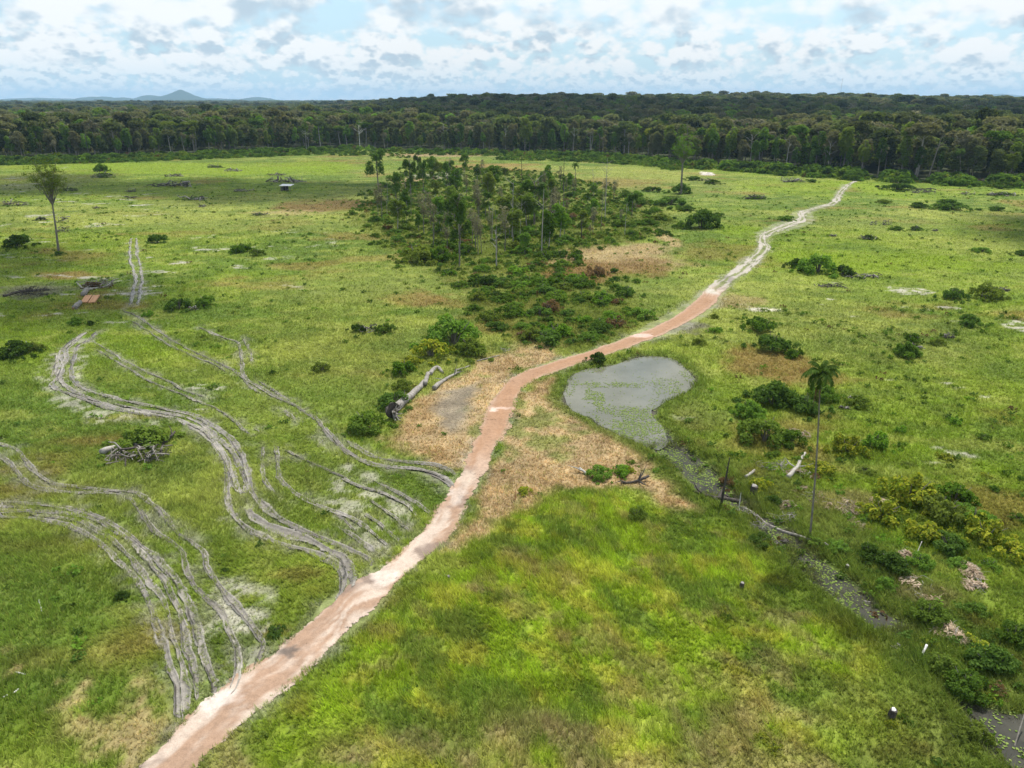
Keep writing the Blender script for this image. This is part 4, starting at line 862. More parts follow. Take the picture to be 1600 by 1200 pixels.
# ------------------------------------------------------------------ single bushes
for a in [
 (652,412,60,'mid','leafy green bush at the near left edge of the thicket'), (690,410,50,'bright','pale green bush right beside the thicket tree base'), (705,545,90,'mid','large green bush above the fallen logs near the road'),
 (735,560,60,'mid','green bush just left of the sandy road verge'), (672,562,60,'yellow','yellow-green bush between logs and large bush'), (626,588,46,'bright','low green bush growing behind the largest fallen log'), (628,612,38,'mid','weedy bush on the upper side of the largest log'),
 (612,640,50,'dark','dark bush at the root end of the largest log'), (572,678,62,'mid','round green bush left of the upturned roots'), (640,572,30,'yellow','small yellow bush above the log pile'), (832,535,44,'mid','dark green bush beside the tan verge above the road'), (870,530,50,'bright','bright bush left of the red road bend'),
 (893,540,22,'dark','small dark pointed bush above the red road'), (935,568,34,'dark','small bush on the bank between road and pond'),
 (1192,520,50,'mid','upper half of the bush pair right of the pond'), (1212,552,62,'dark','lower darker half of the bush pair right of the pond'), (1243,560,32,'bright','small bush hugging the bush pair right of the pond'),
 (1175,660,60,'mid','left bush in the clump behind the palm trunk'), (1215,640,80,'dark','large dark bush in the clump behind the palm'), (1262,650,60,'dark','dark bush directly behind the palm trunk'), (1200,700,80,'mid','front green bush of the clump left of the palm'),
 (1240,700,50,'mid','green bush between white log and palm trunk'), (1290,628,50,'mid','bush just right of the palm crown'), (1330,715,60,'yellow','yellow-green bush right of the palm trunk'), (1375,705,50,'bright','low bright bush right of the yellow-green one'), (1345,638,40,'mid','flat bush beyond the palm with a grey stick'),
 (1190,770,40,'yellow','yellow-leaved bush beside the white-topped stump'), (1210,790,30,'dark','small dark bush behind the fallen crooked trunk'), (1140,760,34,'brown','brown bush beside the dark leaning pole'),
 (1385,820,70,'yellow','golden bush left in the yellow thicket row'), (1430,795,90,'yellow','largest golden yellow bush on the right'), (1480,820,80,'mid','green bush joining the golden bushes'), (1500,790,60,'bright','bright bush behind the golden bushes'), (1450,850,60,'yellow','golden bush at the foot of the yellow row'), (1550,855,80,'yellow','yellow-green bush near the right frame edge'),
 (1590,880,60,'yellow','yellow bush cut by the right frame edge'), (1530,830,60,'mid','green bush between two yellow bushes at right'), (1490,870,60,'dark','dark bush below the golden bushes'),
 (1365,880,50,'dark','dark bush beyond the dark creek water'), (1400,900,60,'dark','larger dark bush beside the dry frond heap'), (1440,890,44,'mid','green bush right of the dry fronds'), (1385,925,40,'mid','bush between creek and dry frond heap'), (1455,975,60,'mid','round bush beside the lower dry frond heap'),
 (1520,1090,70,'mid','bush beside the small pool at bottom right'), (1560,1060,80,'dark','dark bush above the small pool at bottom right'), (1480,1060,60,'mid','low bush in the swampy corner'), (1590,1010,60,'mid','bush at right frame edge above the swampy corner'), (1530,1165,60,'mid','bush at the near side of the small pool'),
 (1395,1135,26,'yellow','small yellow plant at the foot of white-topped stump'), (1415,1130,20,'bright','small bright plant right of white-topped stump'), (1212,1180,28,'yellow','bright yellow-green plant low in front right meadow'), (1192,1160,24,'yellow','yellow-green plant above the lower one in front meadow'),
 (1132,960,18,'yellow','small yellow tuft in the front meadow'), (1135,970,20,'mid','small dark green plant under the yellow tuft'), (995,815,34,'mid','small leafy plant in the front meadow beside tan verge'), (820,775,26,'yellow','yellow plant beside the reddish stake'), (935,750,40,'mid','bush behind the small log on the tan bank'), (970,745,34,'bright','bright bush next to the small log on tan bank'), (985,740,18,'yellow','yellow-green tuft at the end of the tan bank'),
 (48,1152,14,'yellow','tiny yellow bush in the near left corner'), (188,940,26,'dark','dark weed clump inside the left meadow'), (430,1000,34,'dark','low dark bush beside the main road near tracks'), (350,895,14,'dark','small dark plant near the track mouths'),
 (500,582,30,'mid','leafy weed clump in the meadow left of tracks'), (425,585,14,'dark','small dark hummock bush beside the tracks'), (560,520,30,'dark','dark bush of the brush heap left of large bush'), (600,522,34,'mid','green bush right of that brush heap'), (22,388,40,'dark','dark bush at left frame edge beyond the lone tree'), (32,378,24,'dark','small dark bush behind the one at left frame edge'),
 (20,560,54,'dark','dark bush at left frame edge beside white stumps'), (50,550,30,'mid','green bush behind the white stumps'), (115,508,26,'mid','weedy bush below the cut log'), (140,508,16,'dark','small dark bush below the planks'),
 (243,380,30,'dark','dark bush beside the far twin wheel tracks'), (275,485,40,'dark','left bush of the low brush row in left meadow'), (316,480,36,'mid','right bush of the low brush row in left meadow'), (372,395,34,'bright','bright scrub left of its darker neighbour'), (400,400,24,'mid','dark end of the bright scrub in left meadow'),
 (1100,358,60,'dark','low dark bush right of the tan clearing'), (1070,358,24,'mid','small bush at the left of the low dark bush'), (1245,418,30,'dark','small dark bush in row beyond the white road bend'), (1285,428,60,'mid','long low bush beyond the white road bend'), (1320,430,34,'dark','end of the bush row beyond the white road'),
 (1520,510,40,'dark','dark bush by white sand in far right meadow'), (1495,470,40,'dark','dark bush left of the leaning black stump'), (1545,470,50,'mid','flat bush right of the leaning black stump'), (1420,560,50,'mid','pale bush in the right meadow with grey sticks'), (1430,535,30,'bright','small bush above the pale one in right meadow'), (1470,540,24,'mid','small bush right of the pale one'),
 (1495,665,26,'bright','bright plant in the middle of the right meadow'), (1540,690,24,'mid','bush in the middle right meadow near white sand'), (1410,680,24,'bright','bright plant below the right meadow centre'), (1555,770,20,'mid','bush above the yellow bushes at right'),
 (1095,540,24,'mid','bush beside the marshy patch above the pond'), (1120,520,22,'bright','bright plant beside the marshy patch above the pond'), (1118,498,16,'mid','bush where road meets the marshy patch'),
 (155,268,26,'mid','scrubby pale bush far out in left pasture'), (230,495,20,'bright','lone green weed near the far tracks end'), (1065,304,34,'dark','dark low bush at the foot of the lone meadow tree'), (90,400,16,'dark','small dark bush at the foot of the lone left tree')]:
    bush_px(*a)
for k in range(46):
    px = rnd.uniform(1130, 1610); py = rnd.uniform(690, 1180); x, y = G(px, py)
    if pmask(SWAMP, np.array([x]), np.array([y]), 3, 2, 3)[0] < .5 and not (px > 1180 and 700 < py < 900): continue
    if max(poly_sd(CREEKW, np.array([x]), np.array([y]))[0], poly_sd(SLOUGHW, np.array([x]), np.array([y]))[0]) > -.5: continue
    bush_px(px, py, rnd.uniform(18, 46), rnd.choice(['mid', 'mid', 'dark', 'bright', 'brown', 'yellow']), 'low leafy scrub clump in the marshy ground at right', 'scrub clumps of the marshy ground', hf=.7)
# far small bushes in the right-hand pasture
for px, py, w in ((1410,298,50),(1490,328,60),(1385,318,24),(1440,325,34),(1560,330,30),(1085,282,26),(1115,288,26),(1220,275,20),(1230,345,30),(1405,360,24),(1435,360,24),(1360,375,26),(1270,285,20),(1570,295,26),(1510,290,60),(1540,395,30),(1600,400,30),(1120,340,30),(1035,345,40),(1050,322,50),(1000,320,40),(1020,300,30),(985,310,30),(1075,330,30),(1015,352,36),(975,355,44)):
    bush_px(px, py, w, rnd.choice(['mid', 'dark', 'dark']), 'small scrubby bush dotting the far right-hand pasture', 'scrubby bushes in the far pasture', hf=.6)

# ------------------------------------------------------------------ lone trees
def lone_tree(px, py, tpx, tpy, cw, lab, seed, dens_leaf, mat, split=.5, r0=.3):
    x, y = G(px, py); d = depth(px, py); ray = ((tpx - 800) / F, CT - (tpy - 600) / F * ST, -ST - (tpy - 600) / F * CT); h = H + ray[2] * (y / ray[1]); lx = ray[0] * (y / ray[1]) - x; cwm = cw * d / F
    t_ = thing('lone_tree', lab, 'tree', (x, y, tz(x, y))); r = np.random.default_rng(seed)
    tb = MB(); fork = np.array([lx * .75, 0, h * split]); tb.tube([(0, 0, -.2), fork * .5 + [lx * .05, 0, 0], fork], [r0 * 1.3, r0 * .9, r0 * .7], 8, rough=.15); tips = []
    for k in range(24):
        a = k * 2.4 + r.uniform(-.4, .4); q = cwm * .5 * r.uniform(.25, 1.0); zf = r.uniform(.25, 1); q *= .35 + .65 * math.sin(min(1, zf * 1.25) * 1.5); e = fork + np.array([math.cos(a) * q + lx * .25, math.sin(a) * q, h * (1 - split) * zf])
        md = fork * .55 + e * .45 + [0, 0, h * .05]; tb.tube([fork, md, e], [r0 * .45, r0 * .25, r0 * .07], 5); tips.append(e); tips.append(md * .4 + e * .6)
        for j in range(4):
            p = fork + (e - fork) * r.uniform(.4, .95); e2 = p + np.array([r.normal() * cwm * .1, r.normal() * cwm * .1, r.uniform(.02, .13) * h]); tb.tube([p, e2], [r0 * .14, r0 * .03], 4); tips.append(e2)
    tb.build('trunk', M['bark'], t_)
    mb = MB(); L = [(p[0], p[1], p[2], cwm * .085, cwm * .085, cwm * .065) for p in tips]; mb.lobes(L, dens_leaf, .17, .1, .6, .5); mb.build('crown', M[mat], t_)
    return t_
lone_tree(92, 398, 68, 248, 62, 'tall lone tree with bare leaning trunk and wispy crown at left', 41, 4200, 'leaf_mid', .52, .27)
lone_tree(1064, 304, 1070, 210, 42, 'lone tree with straight trunk and dense green crown before the forest', 42, 5200, 'leaf_bright', .5, .45)

# palms
def palm(px, py, tpx, tpy, flen, lab, r0=.10, seed=1, nf=16, dead=True):
    x, y = G(px, py); d = depth(px, py); h = (py - tpy) * d / F * 1.04; lx = (tpx - px) * d / F
    # exact height of the crown above its foot
    ray = ((tpx - 800) / F, CT - (tpy - 600) / F * ST, -ST - (tpy - 600) / F * CT); h = H + ray[2] * (y / ray[1]); lx = ray[0] * (y / ray[1]) - x
    t_ = thing('palm_tree', lab, 'palm', (x, y, tz(x, y))); r = np.random.default_rng(seed)
    tb = MB(); tb.tube([(lx * f + .15 * math.sin(f * 3), 0, -.2 + (h + .2) * f) for f in np.linspace(0, 1, 9)], np.linspace(r0 * 1.15, r0 * .72, 9), 9); tb.build('trunk', M['bark'], t_)
    sh = MB(); sh.tube([(lx, 0, h - .1), (lx, 0, h + .9)], [r0 * 1.1, r0 * .6], 8); sh.build('crownshaft', M['frond'], t_)
    for k in range(nf):
        a = k * 2.399 + r.uniform(-.2, .2); up = r.uniform(.15, 1.25) if k > 3 else 1.5; L_ = flen * r.uniform(.85, 1.1); n = 13
        pts = []; p = np.array([lx, 0, h + .8]); ang = up
        for j in range(n):
            pts.append(p.copy()); p = p + np.array([math.cos(a) * math.cos(ang), math.sin(a) * math.cos(ang), math.sin(ang)]) * L_ / n; ang -= .15 + .12 * (j / n) + .03 * (1.3 - up)
        pts = np.array(pts); fb = MB(); fb.tube(pts, np.linspace(.035, .01, n), 4, cap=False)
        side = np.array([-math.sin(a), math.cos(a), 0]); V = []; T3 = []
        for j in range(1, n):
            for q in (0, .33, .66):
                b0 = pts[j] * (1 - q) + pts[min(j + 1, n - 1)] * q; ll = flen * .30 * math.sin(min(1, (j + q) / n + .12) * 3.0) ** .6
                fw = (pts[min(j + 1, n - 1)] - pts[j - 1]); fw = fw / (np.linalg.norm(fw) + 1e-6)
                for s_ in (-1, 1):
                    tip = b0 + side * s_ * ll * .62 + fw * ll * .35 + np.array([0, 0, -ll * r.uniform(.35, .7)]); i0 = len(V)
                    V += [b0 - fw * .05, b0 + fw * .07, tip]; T3.append((i0, i0 + 1, i0 + 2))
        fb.add(V, None, T3); fb.build('frond', M['frond'], t_)
    if dead:
        db = MB()
        for k in range(7):
            a = r.uniform(0, 6.28); q = r.uniform(.1, .3); db.tube([(lx, 0, h), (lx + math.cos(a) * q, math.sin(a) * q, h - .6), (lx + math.cos(a) * q * .9, math.sin(a) * q, h - r.uniform(1.4, 2.6))], [.05, .04, .015], 4)
        db.build('dead_frond', M['leaf_brown'], t_)
    return t_
palm(1266, 836, 1281, 598, 2.3, 'tall slender palm with drooping crown beside the fallen trunk', .085, 3, 20)
palm(898, 300, 899, 262, 2.8, 'small palm rising behind the right side of the thicket', .15, 4, 14, False)
palm(880, 325, 881, 283, 2.3, 'short dark palm before the small palm in the thicket', .15, 5, 12, False)
palm(1500, 284, 1500, 240, 4.0, 'dark spreading palm before the forest at far right', .2, 6, 14, False)

# ------------------------------------------------------------------ logs, stumps, brush
def log_px(name, P, r0, r1, mat, lab, zoff=None, branches=0, seed=1, cat='fallen log', rough=.25, hw=None):
    W = [G(*p[:2]) for p in P]; r = np.random.default_rng(seed); x0, y0 = W[0]; z0 = tz(x0, y0); n = len(W)
    t_ = thing(name, lab, cat, (x0, y0, z0)); mb = MB()
    pts = [(x - x0, y - y0, tz(x, y) - z0 + (P[i][2] if len(P[i]) > 2 else (r0 + (r1 - r0) * i / (n - 1)) * .85)) for i, (x, y) in enumerate(W)]
    pts = crs(pts, .5) if n > 2 else np.array([np.array(pts[0]) * (1 - f) + np.array(pts[1]) * f for f in np.linspace(0, 1, 7)])
    pts = pts + (np.stack([fbm(np.arange(len(pts)), np.zeros(len(pts)), 3, 2, seed + k) for k in range(3)], 1) - .5) * r0 * .5
    mb.tube(pts, np.linspace(r0, r1, len(pts)), 10, rough=rough); mb.build('log_trunk', M[mat], t_, True)
    if branches:
        bb = MB()
        for k in range(branches):
            f = r.uniform(.1, 1); p = pts[int(f * (len(pts) - 1))]; d = r.normal(size=3); d[2] = abs(d[2]) * .6; d /= np.linalg.norm(d); L_ = r.uniform(.6, 2.0)
            bb.tube([p, p + d * L_ * .5, p + d * L_ + r.normal(size=3) * .3], [r1 * .55 + .03, r1 * .35 + .02, .015], 5)
        bb.build('broken_branch', M[mat], t_)
    return t_
def sticks(mb, n, rx, ry, h, lmin, lmax, r0, seed):
    r = np.random.default_rng(seed)
    for k in range(n):
        c = np.array([r.uniform(-1, 1) * rx, r.uniform(-1, 1) * ry, r.random() ** 1.5 * h * .7 + .08]); a = r.uniform(0, 6.28); L_ = r.uniform(lmin, lmax); dz = r.normal() * .18 * L_
        d = np.array([math.cos(a) * L_ / 2, math.sin(a) * L_ / 2, abs(dz) * r.choice([-1, 1]) * .5]); q = r0 * r.uniform(.25, .8) * (1.9 if k % 7 == 0 else 1); e_ = L_ * .12
        mb.tube([c - d, c - d * .3 + r.normal(size=3) * e_, c + d * .4 + r.normal(size=3) * e_, c + d], [q, q * .85, q * .6, q * .25], 5, rough=.3)
def brush(px, py, wpx, lab, mats=('grey_wood', 'dark_wood'), seed=1, leaf=None, hpx=None, n=46, group=None, dp=.45, name='brush_pile', rr=.09):
    x, y = G(px, py); r = wpx * depth(px, py) / F / 2; h = (hpx or wpx * .22) * depth(px, py) / F; y += r * dp * .6
    t_ = thing(name, lab, 'brush pile', (x, y, tz(x, y)), 0, group); k = max(1.0, r / 3.5)
    for q, m_ in enumerate(mats):
        mb = MB(); sticks(mb, n, r * .8, r * dp, h, r * .35, r * .95, rr * k, seed + q); mb.build('branches', M[m_], t_)
    if leaf:
        mb = MB(); L = clump_lobes(6, r * .8, r * dp, h * .9, seed + 9); mb.lobes(L, 900, .13 * k, .3, .6, .6); mb.build('foliage', M[leaf], t_)
    return t_
log_px('fallen_log', [(617,645),(640,625),(664,600)], .62, .36, 'grey_wood', 'thickest pale fallen log lying beside the road verge', branches=2, seed=2)
log_px('fallen_log', [(664,606,.5),(669,596,1.3)], .34, .30, 'grey_wood', 'short raised pale log stub at the end of thickest log', seed=3)
log_px('fallen_log', [(678,610),(692,597),(716,583)], .36, .15, 'grey_wood', 'knotty pale log between thickest log and road', branches=5, seed=4)
log_px('fallen_log', [(671,588),(682,575),(692,584)], .38, .22, 'grey_wood', 'bent pale log piece behind the knotty log', seed=5)
log_px('fallen_log', [(712,580),(735,572)], .18, .1, 'grey_wood', 'short grey log piece nearest the road verge', seed=6)
log_px('fallen_log', [(745,565),(780,556)], .12, .07, 'grey_wood', 'thin grey pole lying in the marshy hollow by the road', seed=7)
brush(788,550,18,'small grey root lump at the marshy hollow', ('grey_wood',), 31, None, 9, 10)
def rootplate(px, py, r, lab, seed, mat='dark_wood'):
    x, y = G(px, py); t_ = thing('upturned_roots', lab, 'tree roots', (x, y, tz(x, y))); rg = np.random.default_rng(seed)
    mb = MB(); mb.tube([(-.25 * r, .3 * r, r * .75), (.1 * r, 0, r * .75)], [r * .55, r * .8], 11, rough=.5); mb.build('root_plate', M[mat], t_)
    rb = MB()
    for k in range(22):
        a = rg.uniform(0, 6.28); e = np.array([.5 * r + rg.uniform(-.2, .5) * r, math.cos(a) * r * 1.0 - .3 * r, r * .8 + math.sin(a) * r * .8]); e[2] = max(e[2], .05)
        rb.tube([(0, 0, r * .75), e * .6 + [0, 0, .1], e], [.16, .09, .02], 5)
    rb.build('root', M['grey_wood'], t_); return t_
rootplate(614, 655, 1.5, 'dark upturned root plate of the thickest log', 5)
# big brush heap in the left meadow
brush(213,722,104,'large tangle of grey branches and leaves in the left meadow',('grey_wood','dark_wood','bark'),12,'leaf_mid',17,26,dp=.42,rr=.13)
log_px('fallen_log', [(160,714),(172,708),(186,703)], .42, .3, 'pale_bark', 'pale broken trunk end at left of the branch tangle', seed=8)
log_px('fallen_log', [(238,705),(258,696),(276,686,.9)], .28, .12, 'dark_wood', 'dark log poking from right of the branch tangle', branches=5, seed=9)
bush_px(212, 706, 84, 'mid', 'leafy bush growing over the branch tangle', hf=.9); bush_px(222, 690, 26, 'bright', 'bright yellow-green shrub on top of the branch tangle'); bush_px(245,697,40,'mid','grey-green bush right over the branch tangle', hf=.6)
# sawyer's spot, far left
x, y = G(131, 470)
for q, (px_, lab) in enumerate(((134.5, 'left stack of orange sawn planks on the grass'), (146.5, 'right stack of orange sawn planks on the grass'))):
    x, y = G(px_ + 1, 469); t_ = thing('plank_stack', lab, 'planks', (x, y, tz(x, y)), R(20)); bw = 9.5 * depth(px_, 469) / F
    for lay in range(3):
        for k in range(3):
            mb = MB(); mb.box(((k - 1) * bw / 3 * 1.02 + rnd.uniform(-.02, .02), rnd.uniform(-.08, .08), .16 + lay * .09), (bw / 3 * .96, 6.2, .07)); mb.build('plank', M['plank'], t_)
    for yb_ in (-2.3, 2.3): mb = MB(); mb.box((0, yb_, .06), (bw, .12, .12)); mb.build('bearer', M['bark'], t_)
log_px('fallen_log', [(131,463),(137,455)], .55, .5, 'grey_wood', 'sawn stub of the felled tree above the planks', seed=11)
log_px('fallen_log', [(138,454),(152,451),(165,448),(180,443,1.0)], .28, .12, 'pale_bark', 'white limb reaching right from the felled tree', branches=9, seed=12)
log_px('fallen_log', [(136,453),(128,450),(121,447,.9)], .2, .1, 'pale_bark', 'white limb reaching left from the felled tree', branches=4, seed=13)
brush(146,450,62,'reddish brown dead crown of the felled tree',('grey_wood','bark'),33,'leaf_brown',16,24,dp=.5)
log_px('fallen_log', [(116,484),(126,475)], .5, .48, 'grey_wood', 'short cut log with red sawn end below the planks', seed=14)
brush(117,485,10,'red wood offcuts beside the short cut log',('red_wood','grey_wood'),36,None,5,10,rr=.07)
log_px('fallen_log', [(6,464),(30,458),(55,455),(78,454)], .3, .2, 'dark_wood', 'charred black log left of the felled tree', branches=8, seed=15)
brush(50,462,60,'charred dark debris heap left of the felled tree',('dark_wood','dark_wood'),37,None,13,26)
for px, py, lab in ((19.5,548,'left small white stump stake by left frame edge'),(44,546,'right small white stump stake by the left bushes')): x, y = G(px, py); bare_tree(x, y, 1.5, lab, .14, n=0, mat='white', name='stump', cat='stump')
# hut
x, y = G(449, 299); t_ = thing('open_hut', 'small open hut with pale sheet roof in far left pasture', 'hut', (x, y, tz(x, y)), R(-8))
mb = MB(); mb.box((0, 0, 2.75), (5.8, 4.2, .07), 0, .10); mb.build('roof', M['tin'], t_)
for a in (-2.4, 0, 2.4):
    for b in (-1.6, 1.6): mb = MB(); mb.tube([(a, b, -.1), (a, b, 2.72 + b * .1)], .08, 6); mb.build('post', M['bark'], t_)
mb = MB(); mb.box((-1.3, 1.55, 1.2), (2.4, .06, 2.2)); mb.build('back_wall', M['dark_wood'], t_); mb = MB(); mb.box((-2.42, 0, 1.0), (.06, 3.0, 1.8)); mb.build('side_wall', M['grey_wood'], t_)
mb = MB(); mb.box((.6, .2, .75), (1.8, 1.0, .08)); mb.build('table_board', M['grey_wood'], t_)
# swamp logs right of the road
x, y = G(1127, 786); bare_tree(x, y, 5.6, 'dark bare pole standing in the marsh left of the palm', .13, (.05, 0), 51, 3, 'dark_wood', rad=.06, name='standing_pole', cat='dead trunk')
log_px('fallen_log', [(1085,768),(1110,775),(1135,777),(1158,782)], .16, .26, 'dark_wood', 'dark half-sunk log lying behind the bare pole', branches=4, seed=16)
x, y = G(1155, 790); bare_tree(x, y, 1.9, 'slim white post beside the crooked fallen trunk', .055, n=0, mat='white', name='white_post', cat='post')
log_px('fallen_log', [(1162,790),(1180,800),(1198,815),(1225,828),(1252,838),(1275,848),(1310,862)], .17, .13, 'grey_wood', 'long crooked grey trunk lying across the creek by the palm', branches=3, seed=17)
brush(1160,800,28,'splayed grey roots of the crooked fallen trunk',('grey_wood',),52,None,10,22,rr=.06); brush(1190,825,40,'tangled grey twigs under the crooked trunk',('grey_wood','bark'),53,None,12,24,rr=.05); brush(1222,848,30,'driftwood lump on the near creek bank',('grey_wood','dark_wood'),54,None,9,12,rr=.08)
brush(1225,815,44,'thin dead sticks behind the crooked trunk',('grey_wood','bark'),55,None,12,20,rr=.04)
log_px('fallen_log', [(1231,750),(1243,735),(1257,711)], .28, .16, 'pale_bark', 'bleached white log lying left of the palm trunk', branches=2, seed=18)
log_px('fallen_log', [(1165,748),(1179,737)], .2, .14, 'pale_bark', 'short bleached log above the white-topped stump', seed=19)
brush(1210,735,56,'grey dead twigs at the foot of the bush clump',('grey_wood','bark'),56,None,10,24,rr=.05)
def stump(px, py, h, r, lab):
    x, y = G(px, py); t_ = thing('stump', lab, 'stump', (x, y, tz(x, y))); mb = MB(); mb.tube([(0, 0, -.2), (0, 0, h * .4), (.05, 0, h)], [r * 1.3, r, r * .92], 10, rough=.15); mb.build('stump_trunk', M['dark_wood'], t_)
    mb = MB(); mb.tube([(.05, 0, h + .005), (.06, -.02, h + .04)], [r * .72, r * .5], 10, rough=.4); mb.build('cut_top', M['white' if px == 1392 else 'pale_bark'], t_)
stump(1177,772,1.0,.42,'black stump with white cut top in the marsh'); stump(1392,1124,.8,.26,'white-topped black stump near the bottom right'); stump(1158,920,.55,.2,'small dark stump alone in the front meadow'); stump(1323,888,.4,.2,'small white-topped stump beside the dark creek')
log_px('fallen_log', [(1312,926),(1335,930),(1361,937)], .08, .05, 'pale_bark', 'thin pale pole lying in the dark creek', seed=20)
log_px('fallen_log', [(1433,991),(1450,990),(1462,980,.6)], .06, .04, 'pale_bark', 'curved pale stick beside the lower frond heap', seed=24)
log_px('fallen_log', [(1440,1025),(1446,1016,.5)], .09, .09, 'white', 'short bright white stick standing out in swamp grass', seed=21, cat='stick')
brush(1400,1015,18,'small grey dead shrub left of the bright white stick',('grey_wood',),57,None,12,16,rr=.03)
log_px('fallen_log', [(1430,872,.2),(1437,860,.9)], .04, .03, 'pale_bark', 'thin pale twig leaning over the dark bushes', seed=25, cat='stick')
log_px('leaning_pole', [(1585,1168,.0),(1596,1128,1.6)], .05, .04, 'bark', 'dark thin pole leaning by the bottom right pool', seed=22, cat='pole')
log_px('fallen_log', [(905,737,.5),(918,744)], .1, .16, 'pale_bark', 'small pale broken log on the tan bank', branches=1, seed=26)
log_px('fallen_log', [(970,757),(990,756),(1013,751,.5)], .12, .16, 'dark_wood', 'dark gnarled log at the edge of front meadow', branches=5, seed=27)
x, y = G(805, 782); bare_tree(x, y, 1.4, 'thin reddish stake standing in the tan verge', .05, n=0, mat='red_wood', name='stake', cat='stake')
for px, py, qx, qy, lab in ((62,940,66,958,'pale flat board fragment in the near left meadow'),(25,1052,40,1056,'left-most pale stick on the bare patch at left'),(22,1085,30,1078,'short pale stick below the left-most one'),(5,1092,12,1088,'tiny pale stick at the left frame edge')):
    log_px('stick', [(px, py), (qx, qy)], .07, .05, 'white', lab, seed=int(px) + 2, cat='stick')
# heaps of dry palm fronds
def fronds(px, py, wpx, hpx, lab, seed, rz=0):
    x, y = G(px, py); d = depth(px, py); a = wpx * d / F / 2; b = abs(G(px, py - hpx / 2)[1] - G(px, py + hpx / 2)[1]) / 2; t_ = thing('dry_frond_heap', lab, 'dry fronds', (x, y, tz(x, y)), rz); r = np.random.default_rng(seed)
    mb = MB(); n = 420; q = np.sqrt(r.random(n)); an = r.uniform(0, 6.28, n); cx, cy = np.cos(an) * q * a * 1.25, np.sin(an) * q * b * 1.25; kf = fbm(cx + px, cy + py, 1.3, 3, seed) > .47; cx, cy, q, an = cx[kf], cy[kf], q[kf], an[kf]; n = len(cx); cz = .1 + .45 * (1 - q) * r.random(n); di = r.uniform(0, 6.28, n); L_ = r.uniform(.35, .9, n); V = []; Q = []
    for k in range(n):
        dv = np.array([math.cos(di[k]), math.sin(di[k]), r.normal() * .25]); sv = np.array([-dv[1], dv[0], 0]) * r.uniform(.05, .11); c = np.array([cx[k], cy[k], cz[k]]); i0 = len(V)
        V += [c - dv * L_[k] / 2, c - sv + [0, 0, .06], c + dv * L_[k] / 2, c + sv + [0, 0, .06]]; Q.append((i0, i0 + 1, i0 + 2, i0 + 3))
    mb.add(V, Q); mb.build('dry_leaves', M['dry_frond'], t_); sb = MB(); sticks(sb, 10, a * .7, b * .7, .4, .8, 2.0, .03, seed); sb.build('frond_stalk', M['pale_bark'], t_)
for q, a in enumerate(((1310,790,44,30,'dry frond heap right of the palm trunk, upper end'),(1336,808,34,40,'dry frond heap right of the palm trunk, lower end'),(1265,775,40,20,'dry fronds scattered behind the palm trunk'),(1235,795,24,18,'small dry frond heap left of the palm trunk'),(1250,745,44,16,'dry fronds beside the bleached white log'),
    (1438,922,54,32,'wide dry frond heap beside the dark creek bushes'),(1530,925,34,30,'dry frond heap standing alone at the right'),(1516,895,28,28,'small dry frond heap above the lone one at right'),(1480,988,34,26,'dry frond heap beside the round swamp bush'),(1497,1000,16,12,'tiny dry frond heap below the round swamp bush'),
    (1378,790,26,16,'dry fronds among the left golden bushes'),(1415,870,26,14,'dry fronds between golden and dark bushes'),(1250,680,22,14,'dry fronds on the near side of bush clump'),(1205,683,18,14,'tan dry leaves inside the bush clump'))): fronds(*a, 70 + q)

